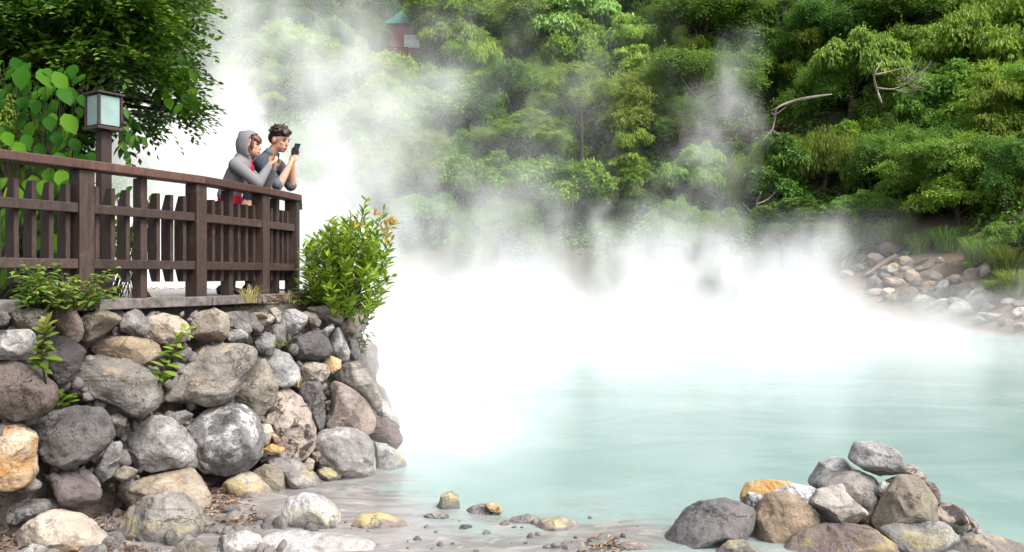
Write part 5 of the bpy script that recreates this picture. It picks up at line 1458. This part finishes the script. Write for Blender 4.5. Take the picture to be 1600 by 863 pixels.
def house():
    Yh = hit(636, 92) ; s = Yh / F
    c = P(640, 92, Yh); root = empty('house', c, 'small pink walled house with a teal roof among the hillside trees', 'house')
    hw, hh, dp = 30 * s, 23 * s, 1.8
    obox('wall', c + Z_ * (hh - .3) + Y_ * dp, X_, Y_, Z_, hw, dp, hh + .6, M_PINKWALL, root, .02)
    bm = bmesh.new(); zt = 2 * hh + .31
    pts = [(-hw - .5, -.5, zt), (hw + .5, -.5, zt), (hw + .5, 2 * dp + .5, zt), (-hw - .5, 2 * dp + .5, zt), (-hw * .5, dp * .8, zt + 1.7), (hw * .5, dp * .8, zt + 1.7), (hw * .5, dp * 1.2, zt + 1.7), (-hw * .5, dp * 1.2, zt + 1.7)]
    vs = [bm.verts.new(p) for p in pts]
    for f in ((3, 2, 1, 0), (0, 1, 5, 4), (1, 2, 6, 5), (2, 3, 7, 6), (3, 0, 4, 7), (4, 5, 6, 7)): bm.faces.new([vs[i] for i in f])
    link('roof', bm_mesh('roof', bm), M_TEAL, root)
    wx = 4 * s; wz = hh * 1.15
    w_ = obox('window', c + X_ * wx + Z_ * wz - Y_ * .03, X_, Y_, Z_, .62, .05, .5, M_FRAME, root, .01)
    for dx in (-.3, .3):
        bm = bmesh.new(); add_obox(bm, Vector((wx + dx, -.085, wz)), X_, Y_, Z_, .255, .01, .42, .003); link('pane', bm_mesh('pane', bm), M_PANE, w_)
    # railing of the balcony on the left
    bm = bmesh.new()
    for k in range(7): add_obox(bm, Vector((-hw * .95 + k * .22, -.55, .25)), X_, Y_, Z_, .03, .03, .45, 0)
    add_obox(bm, Vector((-hw * .95 + .66, -.55, .72)), X_, Y_, Z_, .72, .04, .03, 0)
    link('railing', bm_mesh('railing', bm), M_REDRAIL, root)
house()
def hut():
    Yh = hit(1228, 44, .5); s = Yh / F; c = P(1228, 40, Yh); root = empty('hut', c, 'orange brick hut glimpsed between dark trees at the top edge', 'hut')
    obox('wall', c + Z_ * 16 * s + Y_ * 1.2, X_, Y_, Z_, 18 * s, 1.2, 20 * s, M_BRICK, root, .02)
    obox('roof', c + Z_ * (36.5 * s + .08) + Y_ * 1.2, X_, Y_, Z_, 22 * s, 1.5, .08, M_FRAME, root, .02)
    obox('window', c + Z_ * 22 * s - Y_ * .02 - X_ * 6 * s, X_, Y_, Z_, .3, .03, .35, M_PANE, root, .01)
hut()
def red_rail(label, x0, y0, x1, y1, Y0, Y1):
    a, b_ = P(x0, y0, Y0), P(x1, y1, Y1); root = empty('railing', (a.x, a.y, a.z - 1.0), label, 'railing', 'red railings of the hillside path')
    u = (b_ - a).normalized(); n = Vector((u.y, -u.x, 0)).normalized(); zz = u.cross(n) * -1
    for dz in (0, -.5): obox('rail', (a + b_) / 2 + Z_ * dz, u, n, zz, (b_ - a).length / 2, .05, .07, M_REDRAIL, root, .01)
    k = max(3, int((b_ - a).length / 1.6))
    for i in range(k + 1):
        p = a.lerp(b_, i / k); obox('post', p - Z_ * .45 - n * .12, X_, Y_, Z_, .06, .06, .6, M_REDRAIL, root, .01)
red_rail('dull red path railing in the dark hollow behind the steam wisp', 1062, 208, 1165, 206, 50, 50)
red_rail('dull red path railing behind the bleached forked branch', 1172, 206, 1312, 190, 50, 49)
# ---------------------------------------------------------------- people
def fabric(name, col, var=.10, scale=160):
    return flat_mat(name, col, .9, .1, var, scale, .3)
M_SKIN = flat_mat('skin', (.47, .265, .18), .5, .35, .06, 6, .05)
M_HAIRW = flat_mat('reddish_brown_hair', (.105, .040, .028), .45, .4, .4, 60, .5)
M_HAIRM = flat_mat('dark_brown_hair', (.022, .010, .009), .4, .4, .5, 60, .5)
M_HOOD = fabric('heather_grey_jersey', (.165, .163, .170))
M_RED = fabric('crimson_cloth', (.38, .012, .035))
M_SHIRT = fabric('slate_blue_cloth', (.052, .060, .078))
M_CUFF = fabric('pale_blue_cuff', (.10, .115, .135))
M_JEANS = fabric('dark_denim', (.035, .042, .062))
M_SHOE = fabric('black_canvas', (.03, .03, .032))
M_SOLE = flat_mat('white_rubber', (.6, .6, .58), .7)
M_ORANGE = flat_mat('orange_phone_case', (.55, .13, .03), .4, .4, .1, 4, 0)
M_PINKC = flat_mat('pink_phone_case', (.62, .12, .18), .4, .4, .1, 4, 0)
M_BLACKG = flat_mat('black_glass', (.015, .013, .016), .12, .5, .1, 4, 0)
M_EYE = flat_mat('dark_eye', (.02, .015, .012), .25, .5, .1, 4, 0)
M_LIP = flat_mat('lips', (.42, .15, .13), .5, .3, .1, 4, 0)

def evaluated(o, name):
    dg = bpy.context.evaluated_depsgraph_get(); dg.update()
    me = bpy.data.meshes.new_from_object(o.evaluated_get(dg)); me.name = name
    bpy.data.objects.remove(o)
    return me

def skin_chain(chains, sub=2, R=None):
    """limbs as sweeps of close-set ellipsoids along chains of (point, radius), to be fused into one skin; a radius pair is (across, fore and aft)"""
    V0, F0 = ico(2); Vs, Fs, off = [], [], 0
    Rm = np.array(R) if R is not None else np.eye(3)
    for ch in chains:
        P_ = [np.array(p, float) for p, r in ch]; Q_ = [np.array((r[1], r[0], (r[0] + r[1]) / 2) if isinstance(r, tuple) else (r, r, r), float) for p, r in ch]
        for i in range(len(ch) - 1):
            n = max(1, int(math.ceil(np.linalg.norm(P_[i + 1] - P_[i]) / (.30 * min(Q_[i].min(), Q_[i + 1].min())))))
            for j in range(n + (i == len(ch) - 2)):
                f = j / n; c = P_[i] * (1 - f) + P_[i + 1] * f; r = Q_[i] * (1 - f) + Q_[i + 1] * f
                Vs.append((V0 * r) @ Rm.T + c); Fs.append(F0 + off); off += len(V0)
    return np_mesh('sweep', np.concatenate(Vs), np.concatenate(Fs), True)

def fuse(meshes, voxel, name, smooth=3):
    bm = bmesh.new()
    for m in meshes: bm.from_mesh(m)
    me = bpy.data.meshes.new('joined'); bm.to_mesh(me); bm.free()
    o = bpy.data.objects.new('joined', me); COL.objects.link(o)
    r = o.modifiers.new('r', 'REMESH'); r.mode = 'VOXEL'; r.voxel_size = voxel; r.use_smooth_shade = True
    s = o.modifiers.new('s', 'SMOOTH'); s.iterations = smooth; s.factor = .5
    out = evaluated(o, name)
    out.materials.clear()
    return out

def ball(c, r, rot=None, seg=20):
    bm = bmesh.new(); bmesh.ops.create_uvsphere(bm, u_segments=seg, v_segments=max(8, seg // 2 + 2), radius=1)
    M = Matrix.Translation(c) @ (rot.to_4x4() if rot else Matrix()) @ Matrix.Diagonal((*r, 1))
    bmesh.ops.transform(bm, matrix=M, verts=bm.verts); me = bpy.data.meshes.new('ball'); bm.to_mesh(me); bm.free()
    me.polygons.foreach_set('use_smooth', np.ones(len(me.polygons), bool))
    return me

class Pose:
    def __init__(s, O, yaw):
        s.O = Vector(O); s.f = Vector((math.cos(yaw), math.sin(yaw), 0)); s.l = Vector((-math.sin(yaw), math.cos(yaw), 0))
    def __call__(s, x, y, z): return s.f * x + s.l * y + Vector((0, 0, z))       # local to the person's origin

def head_meshes(pose, hc, yaw, pitch, k=1.0):
    """skull, jaw, nose, ears; hc = head centre"""
    R = Matrix((pose.f, pose.l, Vector((0, 0, 1)))).transposed() @ Matrix.Rotation(yaw, 3, 'Z') @ Matrix.Rotation(pitch, 3, 'Y')
    def at(x, y, z): return hc + R @ Vector((x * k, y * k, z * k))
    S_ = [ball(at(-.008, 0, .025), (.096 * k, .076 * k, .088 * k), R), ball(at(.030, 0, -.045), (.062 * k, .058 * k, .068 * k), R), ball(at(.060, 0, -.088), (.026 * k, .030 * k, .022 * k), R),
          ball(at(.094, 0, -.016), (.016 * k, .012 * k, .026 * k), R), ball(at(.102, 0, -.030), (.014 * k, .014 * k, .011 * k), R), ball(at(.074, 0, .028), (.018 * k, .045 * k, .014 * k), R),
          ball(at(.086, 0, -.062), (.014 * k, .022 * k, .010 * k), R)]
    for sy in (-1, 1):
        S_.append(ball(at(-.012, .077 * sy, -.012), (.022 * k, .010 * k, .032 * k), R)); S_.append(ball(at(.062, .034 * sy, -.020), (.022 * k, .020 * k, .018 * k), R))
    return S_, at, R

def face_parts(root, at, R, k=1.0):
    for sy in (-1, 1):
        link('eye', ball(at(.083, .031 * sy, .008), (.008 * k, .013 * k, .007 * k), R, 10), M_EYE, root)
        link('eyebrow', ball(at(.090, .033 * sy, .030), (.006 * k, .019 * k, .004 * k), R, 10), M_HAIRM, root)
    link('mouth', ball(at(.097, 0, -.061), (.006 * k, .020 * k, .005 * k), R, 10), M_LIP, root)

def hand_chains(wrist, palm, fdir, ndir, curl=.8, side=1, r=.0085):
    """palm + five separate fingers closed round what is held; fdir = finger direction, ndir = the way the fingers curl"""
    f, n = Vector(fdir).normalized(), Vector(ndir).normalized(); s = f.cross(n).normalized() * side
    wrist, palm = Vector(wrist), Vector(palm); out = []
    out.append([(wrist, .024), (wrist.lerp(palm, .5), (.030, .020)), (palm, (.034, .018))])
    for i, ln in enumerate((.068, .078, .073, .058)):
        b = palm + s * (.028 - .0187 * i) + f * .006
        k1 = b + f * ln * .45 + n * ln * .10; k2 = k1 + (f * (1 - curl) + n * curl).normalized() * ln * .35; k3 = k2 + (f * (1 - curl * 1.5) + n * curl).normalized() * ln * .25
        out.append([(palm + s * (.018 - .012 * i) - f * .02, .010), (b, r * 1.1), (k1, r), (k2, r * .92), (k3, r * .8)])
    tb = wrist.lerp(palm, .45) + s * .022
    t1 = tb + (s * .8 + f * .7 + n * .25).normalized() * .034; t2 = t1 + (f * .75 + n * .55 + s * .1).normalized() * .030; t3 = t2 + (f * .6 + n * .8 - s * .2).normalized() * .02
    out.append([(wrist.lerp(palm, .35), .012), (tb, .012), (t1, .0105), (t2, .0095), (t3, .008)])
    return out

def shoe(root, p, pose):
    a = Matrix((pose.f, pose.l, Vector((0, 0, 1)))).transposed()
    m = fuse([ball(p + pose(.03, 0, .045) , (.085, .042, .042), a), ball(p + pose(.105, 0, .032), (.06, .042, .028), a), ball(p + pose(-.03, 0, .055), (.05, .038, .055), a)], .010, 'shoe', 1)
    sh = link('shoe', m, M_SHOE, root)
    link('sole', fuse([ball(p + pose(.05, 0, .012), (.125, .046, .014), a)], .009, 'sole', 0), M_SOLE, sh)

def phone(name, c, right, up, case, label, w_=.036, h_=.073):
    right, up = Vector(right).normalized(), Vector(up).normalized(); nrm = right.cross(up).normalized(); up = nrm.cross(right).normalized()
    root = empty('phone', c, label, 'phone')
    bm = bmesh.new(); add_obox(bm, (0, 0, 0), right, up, nrm, w_, h_, .0055, .004); link('case', bm_mesh('case', bm), case, root)
    bm = bmesh.new(); add_obox(bm, nrm * .0062, right, up, nrm, w_ * .9, h_ * .9, .0012, .0008); link('screen', bm_mesh('screen', bm), M_BLACKG, root)
    bm = bmesh.new(); bmesh.ops.create_cone(bm, cap_ends=True, segments=14, radius1=.006, radius2=.006, depth=.003, matrix=Matrix.Translation(right * w_ * .55 + up * h_ * .75 - nrm * .0068) @ nrm.to_track_quat('Z', 'Y').to_matrix().to_4x4())
    link('lens', bm_mesh('lens', bm), M_BLACKG, root)
    return root

def woman():
    O = Vector((-2.585, 7.85, FLOOR)); p = Pose(O, RAD(8)); pR = Matrix((p.f, p.l, Vector((0, 0, 1)))).transposed()
    root = empty('person', O, 'person in a grey hooded jacket leaning on the rail, holding an orange phone', 'person')
    hc = p(.118, 0, 1.425)
    rs, re, rw_, rp = p(.01, -.165, 1.215), p(.215, -.19, 1.045), p(.300, -.09, 1.225), p(.318, -.075, 1.275)
    ls, le, lw, lp = p(.03, .165, 1.215), p(.235, .15, 1.045), p(.318, .045, 1.215), p(.330, .02, 1.265)
    body = [[(p(-.09, 0, .86), (.125, .10)), (p(-.06, 0, 1.0), (.115, .085)), (p(-.01, 0, 1.12), (.125, .095)), (p(.03, 0, 1.22), (.115, .085)), (p(.055, 0, 1.28), .055), (p(.085, 0, 1.34), .045), (p(.105, 0, 1.40), .045)],
            [(p(.03, 0, 1.22), (.115, .085)), (rs, .055), (rs.lerp(re, .5), .043), (re, .037), (re.lerp(rw_, .5), .032), (rw_, .024)],
            [(p(.03, 0, 1.22), (.115, .085)), (ls, .055), (ls.lerp(le, .5), .043), (le, .037), (le.lerp(lw, .5), .032), (lw, .024)]]
    for sy in (-1, 1):
        body.append([(p(-.09, 0, .86), (.125, .10)), (p(-.09, .085 * sy, .80), .090), (p(-.06, .09 * sy, .46), .058), (p(-.08, .09 * sy, .28), .052), (p(-.09, .09 * sy, .09), .036)])
    H, at, R = head_meshes(p, hc, RAD(-14), RAD(4), .94)
    hands = hand_chains(rw_, rp, p(.12, .05, 1.0), p(.3, .9, .1), .8, -1) + hand_chains(lw, lp, p(.10, -.05, 1.0), p(.3, -.9, .1), .8, 1)
    parts = [skin_chain(body, 2, pR)] + H + [skin_chain([h], 1) for h in hands]
    me = fuse(parts, .0075, 'person_body', 2); b_ = link('body', me, M_SKIN, root)
    face_parts(root, at, R, .94)
    # hooded jacket: torso and sleeves over the body, hood round the head with its point at the back
    jk = [[(p(-.08, 0, .95), (.140, .112)), (p(-.055, 0, 1.02), (.138, .108)), (p(-.01, 0, 1.12), (.140, .115)), (p(.025, 0, 1.21), (.128, .105)), (p(.055, 0, 1.285), .078)],
          [(p(.025, 0, 1.21), (.128, .105)), (rs, .070), (rs.lerp(re, .5), .058), (re, .052), (re.lerp(rw_, .55), .043), (re.lerp(rw_, .97), .034)],
          [(p(.025, 0, 1.21), (.128, .105)), (ls, .070), (ls.lerp(le, .5), .058), (le, .052), (le.lerp(lw, .55), .043), (le.lerp(lw, .97), .034)]]
    jm = fuse([skin_chain(jk, 2, pR), ball(at(-.075, 0, -.135), (.075, .105, .06), R)], .010, 'jacket', 3)
    jo = link('jacket', jm, M_HOOD, root)
    bm = bmesh.new(); bmesh.ops.create_uvsphere(bm, u_segments=36, v_segments=26, radius=1)
    for v in bm.verts:
        x, y, z = v.co
        sag = 1 + (.14 * max(0, -z))
        v.co = at((-.022 + x * .118 * (1 if x < 0 else 1.02)) * 1, y * .108 * sag, .006 + z * (.135 if z > 0 else .165))
    kill = []
    for v in bm.verts:
        loc = R.inverted() @ (v.co - hc) / .94
        if loc.x > .034 - .22 * max(0, -loc.z) * .3 - (.0 if loc.z < .09 else -.02): kill.append(v)
    bmesh.ops.delete(bm, geom=kill, context='VERTS')
    tipc = at(-.115, 0, .120)
    for v in bm.verts:
        dd = (v.co - tipc).length
        if dd < .055: v.co += (at(-.150, 0, .150) - tipc) * (1 - dd / .055)
        nn = mnoise.noise(v.co * 14) * .004; v.co += (v.co - hc).normalized() * nn
    bmesh.ops.solidify(bm, geom=bm.faces[:], thickness=-.010)
    hd = link('hood', bm_mesh('hood', bm, True), M_HOOD, jo)
    # red top at the neck and below the jacket, trousers
    link('red_top', fuse([skin_chain([[(p(-.085, 0, .80), (.140, .112)), (p(-.075, 0, .90), (.139, .112)), (p(-.07, 0, .97), (.130, .105))]], 2, pR)], .009, 'red_top', 2), M_RED, root)
    link('neckline', fuse([ball(p(.092, 0, 1.275), (.045, .042, .05)), ball(p(.112, -.01, 1.205), (.038, .032, .06))], .009, 'neckline', 2), M_RED, root)
    tr = [[(p(-.09, 0, .84), (.132, .108)), (p(-.088, 0, .78), (.130, .11))]]
    for sy in (-1, 1): tr.append([(p(-.088, 0, .78), (.130, .11)), (p(-.085, .085 * sy, .70), .098), (p(-.06, .09 * sy, .46), .068), (p(-.08, .09 * sy, .28), .060), (p(-.09, .09 * sy, .09), .052)])
    link('trousers', fuse([skin_chain(tr, 2, pR)], .010, 'trousers', 3), M_JEANS, root)
    for sy in (-1, 1): shoe(root, p(-.10, .09 * sy, 0), p)
    # fringe of hair out of the hood
    hm = fuse([ball(at(.044, 0, .066), (.050, .070, .042), R), ball(at(.084, 0, .052), (.020, .050, .032), R), ball(at(.040, -.064, .004), (.018, .013, .055), R), ball(at(.040, .064, .004), (.018, .013, .055), R), ball(at(.094, -.015, .040), (.012, .030, .022), R)], .006, 'hair', 1)
    link('hair', hm, M_HAIRW, root)
    c = O + (rp + lp) / 2 + p(.030, -.06, .078)
    phone('phone', c, p(.15, 1, 0), p(.28, 0, 1), M_ORANGE, 'phone in an orange case held up by the person in the hood', .036, .072)
woman()

def man():
    O = Vector((-2.500, 8.40, FLOOR)); p = Pose(O, RAD(-10)); pR = Matrix((p.f, p.l, Vector((0, 0, 1)))).transposed()
    root = empty('person', O, 'bareheaded person in a slate blue shirt with rolled sleeves aiming a black phone', 'person')
    hc = p(.168, 0, 1.555)
    rs, re, rw_, rp = p(.045, -.185, 1.315), p(.235, -.17, 1.075), p(.318, -.085, 1.300), p(.325, -.055, 1.350)
    ls, le, lw, lp = p(.06, .185, 1.315), p(.215, .17, 1.105), p(.270, .06, 1.385), p(.300, .045, 1.435)
    body = [[(p(-.12, 0, .93), (.13, .105)), (p(-.09, 0, 1.07), (.125, .095)), (p(-.03, 0, 1.20), (.145, .105)), (p(.03, 0, 1.32), (.13, .095)), (p(.07, 0, 1.40), .062), (p(.10, 0, 1.46), .054), (p(.145, 0, 1.51), .05)],
            [(p(.03, 0, 1.32), (.13, .095)), (rs, .064), (rs.lerp(re, .5), .050), (re, .043), (re.lerp(rw_, .4), .040), (rw_, .027)],
            [(p(.03, 0, 1.32), (.13, .095)), (ls, .064), (ls.lerp(le, .5), .050), (le, .043), (le.lerp(lw, .4), .040), (lw, .027)]]
    for sy in (-1, 1):
        body.append([(p(-.12, 0, .93), (.13, .105)), (p(-.12, .09 * sy, .86), .095), (p(-.07, .1 * sy, .50), .063), (p(-.09, .1 * sy, .30), .056), (p(-.10, .1 * sy, .09), .038)])
    H, at, R = head_meshes(p, hc, RAD(-16), RAD(14), 1.02)
    hands = hand_chains(rw_, rp, p(.10, .10, 1.0), p(.25, .95, .1), .85, -1) + hand_chains(lw, lp, p(.30, -.05, 1.0), p(.4, -.85, .1), .8, 1)
    me = fuse([skin_chain(body, 2, pR)] + H + [skin_chain([h], 1) for h in hands], .0078, 'person_body', 2); link('body', me, M_SKIN, root)
    face_parts(root, at, R, 1.02)
    sh = [[(p(-.12, 0, .90), (.146, .122)), (p(-.09, 0, 1.07), (.142, .114)), (p(-.03, 0, 1.20), (.158, .122)), (p(.03, 0, 1.315), (.142, .112)), (p(.072, 0, 1.405), .078)],
          [(p(.03, 0, 1.315), (.142, .112)), (rs, .080), (rs.lerp(re, .5), .068), (rs.lerp(re, .86), .062)],
          [(p(.03, 0, 1.315), (.142, .112)), (ls, .080), (ls.lerp(le, .5), .068), (ls.lerp(le, .86), .062)]]
    so = link('shirt', fuse([skin_chain(sh, 2, pR)], .010, 'shirt', 3), M_SHIRT, root)
    for (a, c) in ((rs, re), (ls, le)):
        link('cuff', fuse([skin_chain([[(a.lerp(c, .84), .063), (a.lerp(c, .93), .062)]])], .009, 'cuff', 1), M_CUFF, so)
    bm = bmesh.new(); bmesh.ops.create_cone(bm, cap_ends=False, segments=20, radius1=.085, radius2=.066, depth=.055, matrix=Matrix.Translation(p(.085, 0, 1.430)) @ Matrix.Rotation(RAD(24), 4, 'Y'))
    bmesh.ops.solidify(bm, geom=bm.faces[:], thickness=.008); link('collar', bm_mesh('collar', bm, True), M_CUFF, so)
    tr = [[(p(-.12, 0, .92), (.137, .112)), (p(-.12, 0, .86), (.137, .114))]]
    for sy in (-1, 1): tr.append([(p(-.12, 0, .86), (.137, .114)), (p(-.12, .09 * sy, .76), .103), (p(-.07, .1 * sy, .50), .074), (p(-.09, .1 * sy, .30), .066), (p(-.10, .1 * sy, .09), .056)])
    link('trousers', fuse([skin_chain(tr, 2, pR)], .010, 'trousers', 3), M_JEANS, root)
    for sy in (-1, 1): shoe(root, p(-.11, .1 * sy, 0), p)
    hb = [ball(at(-.020, 0, .062), (.106, .090, .078), R), ball(at(-.062, 0, .015), (.066, .084, .075), R), ball(at(.056, 0, .092), (.052, .070, .036), R), ball(at(.078, -.02, .074), (.030, .048, .028), R)]
    r2 = random.Random(9)
    for i in range(70):
        a = r2.uniform(0, 6.28); e = r2.uniform(.15, 1.5); d_ = Vector((math.cos(a) * math.cos(e), math.sin(a) * math.cos(e), math.sin(e)))
        hb.append(ball(at(-.018 + d_.x * .100, d_.y * .084, .062 + d_.z * .078), (r2.uniform(.02, .042), .010, .014), R @ Matrix.Rotation(r2.uniform(-1.2, 1.2), 3, 'Z') @ Matrix.Rotation(r2.uniform(-1.2, .3), 3, 'Y'), 8))
    link('hair', fuse(hb, .005, 'hair', 0), M_HAIRM, root)
    c = O + (rp + lp) / 2 + p(.025, .0, .055)
    phone('phone', c, p(.30, 1, .1), p(.50, 0, .9), M_BLACKG, 'black phone held up by the bareheaded person', .038, .076)
man()
# ---------------------------------------------------------------- steam over the hot pool: one cloud, denser where it wells up
def steam():
    me = bpy.data.meshes.new('steam'); o = bpy.data.objects.new('steam', me); COL.objects.link(o)
    g = bpy.data.node_groups.new('steam', 'GeometryNodeTree')
    g.interface.new_socket('Geometry', in_out='INPUT', socket_type='NodeSocketGeometry'); g.interface.new_socket('Geometry', in_out='OUTPUT', socket_type='NodeSocketGeometry')
    t = NT(g); outn = g.nodes.new('NodeGroupOutput'); vc = g.nodes.new('GeometryNodeVolumeCube')
    mn, mx, vox = (-17.0, 6.5, 0.02), (19.0, 45.0, 15.5), VOXEL
    vc.inputs['Min'].default_value = mn; vc.inputs['Max'].default_value = mx
    for i, k in enumerate('XYZ'): vc.inputs['Resolution ' + k].default_value = int((mx[i] - mn[i]) / vox)
    pos = g.nodes.new('GeometryNodeInputPosition').outputs[0]
    # billows: bend the space, then break the cloud with finer noise
    wc = t.noise(pos, .16, 3, .55, 0, True); wv = t.vmath('SCALE', t.vmath('SUBTRACT', wc, (.5, .5, .5)), 7.0)
    wc2 = t.noise(pos, .62, 3, .6, 0, True); wv2 = t.vmath('SCALE', t.vmath('SUBTRACT', wc2, (.5, .5, .5)), 1.9)
    pw = t.vmath('ADD', t.vmath('ADD', pos, wv), wv2)
    n = t.noise(t.vmath('MULTIPLY', pw, (1.0, 1.0, .62)), .42, 5, .62, .0)
    n2 = t.noise(t.vmath('MULTIPLY', t.vmath('ADD', pos, wv2), (1.0, 1.0, .5)), .85, 4, .60, .0)
    sx = t.new('ShaderNodeSeparateXYZ'); t.L.new(pos, sx.inputs[0]); X, Y, Z = sx.outputs
    sw = t.new('ShaderNodeSeparateXYZ'); t.L.new(pw, sw.inputs[0]); XW, YW, ZW = sw.outputs
    # blanket on the water: height falls towards the right bank
    zs = t.ramp(X, 6.0, 13.0, BLANK_H, .42); zs = t.math('MULTIPLY', zs, t.ramp(n, .35, .65, .55, 1.45))
    q_ = t.math('DIVIDE', t.math('MAXIMUM', Z, 0.0), zs)
    lay = t.math('EXPONENT', t.math('MULTIPLY', t.math('POWER', q_, 1.3), -1.0))
    yw = t.math('ADD', t.math('MULTIPLY', YW, .5), t.math('MULTIPLY', Y, .5))
    lay = t.math('MULTIPLY', lay, t.ramp(yw, BL_Y0, BL_Y1)); lay = t.math('MULTIPLY', lay, t.ramp(X, 6.0, 13.0, 1.0, .22)); lay = t.math('MULTIPLY', lay, t.ramp(Y, 37, 43, 1.0, 0.0))
    tot = t.math('MULTIPLY', lay, BLANK_D)
    # wells and plumes: centre, radii, strength
    pn = t.vmath('ADD', pos, t.vmath('SCALE', wv2, .6))
    for (c, r, s) in PLUMES:
        v = t.vmath('DIVIDE', t.vmath('SUBTRACT', pn if c[1] < 11 else pw, c), r); L2 = t.vmath('DOT_PRODUCT', v, v)
        tot = t.math('ADD', tot, t.math('MULTIPLY', t.math('EXPONENT', t.math('MULTIPLY', L2, -1.0)), s))
    k = t.ramp(n, .39, .61, .0, 1.9)
    base = t.math('ADD', t.math('MULTIPLY', k, .78), t.math('MULTIPLY', t.math('MINIMUM', t.math('MULTIPLY', lay, 1.0), 1.0), .30))
    d = t.math('MULTIPLY', tot, base)
    d = t.math('MULTIPLY', d, t.math('MAXIMUM', t.ramp(n2, .38, .60, .12, 1.45), t.math('MULTIPLY', lay, 1.0)))
    d = t.math('MAXIMUM', t.math('SUBTRACT', d, .007), 0.0)
    t.L.new(d, vc.inputs['Density'])
    m = bpy.data.materials.new('steam'); m.use_nodes = True; nn = m.node_tree; nn.nodes.remove(nn.nodes['Principled BSDF'])
    pv = nn.nodes.new('ShaderNodeVolumePrincipled'); pv.inputs['Color'].default_value = (.995, .995, .995, 1); pv.inputs['Density'].default_value = 1.0; pv.inputs['Anisotropy'].default_value = .0
    nn.links.new(pv.outputs[0], nn.nodes['Material Output'].inputs['Volume'])
    me.materials.append(m)
    sm = g.nodes.new('GeometryNodeSetMaterial'); g.links.new(vc.outputs[0], sm.inputs[0]); sm.inputs['Material'].default_value = m
    g.links.new(sm.outputs[0], outn.inputs[0])
    o.modifiers.new('cloud', 'NODES').node_group = g
    tag(o, 'white steam drifting up from the hot pool', kind='stuff')
VOXEL = .18
BLANK_H, BLANK_D, BL_Y0, BL_Y1 = 1.0, .17, 6.0, 23.0
def pl(px, py, Y, wx, wz, dy, s):
    c = P(px, py, Y); k = Y / F
    return ((c.x, c.y, c.z), (wx * k, dy, wz * k), s)
PLUMES = [
 pl(700, 270, 30, 30, 80, 1.6, .10), pl(640, 310, 28, 40, 70, 1.6, .12), pl(745, 350, 30, 36, 60, 1.6, .12), pl(872, 372, 32, 34, 54, 1.6, .14), pl(965, 345, 33, 26, 70, 1.4, .12), pl(1010, 392, 31, 40, 40, 1.8, .14), pl(1052, 318, 34, 24, 64, 1.3, .10),
 pl(1105, 398, 32, 36, 44, 1.6, .13), pl(1180, 402, 33, 30, 50, 1.5, .11), pl(1232, 372, 33, 24, 52, 1.3, .10), pl(1285, 372, 33, 22, 44, 1.2, .13), pl(820, 240, 34, 30, 30, 1.4, .05), pl(740, 170, 34, 260, 170, 6.0, .032), pl(560, 120, 34, 120, 140, 5.0, .03),

 pl(320, 380, 17, 170, 130, 4.0, .30), pl(410, 300, 20, 115, 125, 4.0, .25), pl(290, 260, 21, 110, 110, 3.0, .22), pl(440, 200, 22, 110, 100, 3.5, .17),
 pl(400, 120, 23, 80, 90, 3.0, .12), pl(450, 50, 24, 90, 70, 3.0, .085), pl(400, 10, 25, 90, 60, 3.0, .08), pl(520, 110, 27, 80, 80, 2.5, .06), pl(250, 190, 22, 70, 60, 2.5, .14),
 pl(545, 350, 21, 90, 70, 3.0, .09), pl(590, 255, 24, 70, 50, 2.5, .05), pl(670, 210, 26, 46, 40, 1.8, .09), pl(700, 168, 27, 30, 34, 1.4, .08), pl(660, 415, 20, 110, 50, 3.0, .10),
 pl(790, 340, 26, 70, 50, 2.5, .09), pl(800, 270, 28, 40, 40, 2.0, .05), pl(930, 395, 24, 100, 40, 2.6, .12), pl(1080, 350, 28, 80, 56, 3.0, .09), pl(1126, 225, 39, 40, 50, 1.6, .15), pl(1148, 150, 39.5, 30, 50, 1.4, .09), pl(1160, 100, 39.5, 24, 40, 1.4, .05),
 pl(1090, 270, 37, 34, 36, 1.6, .10), pl(1250, 390, 31, 80, 40, 2.5, .12), pl(1310, 345, 32, 26, 36, 1.4, .10), pl(1200, 430, 28, 160, 40, 4.0, .16), pl(1460, 505, 24, 150, 22, 3.0, .16), pl(1330, 450, 30, 70, 40, 2.0, .14),
 pl(700, 690, 9.0, 90, 90, 1.3, 1.1), pl(675, 730, 7.9, 80, 60, .9, .95), pl(600, 770, 7.0, 90, 24, .5, .12), pl(650, 570, 9.8, 90, 110, 1.4, .42), pl(900, 640, 11, 420, 70, 2.5, .035), pl(610, 490, 12, 100, 70, 2.0, .20), pl(760, 740, 8.0, 120, 26, .6, .05), pl(700, 540, 13, 160, 70, 2.5, .18),
]
steam()
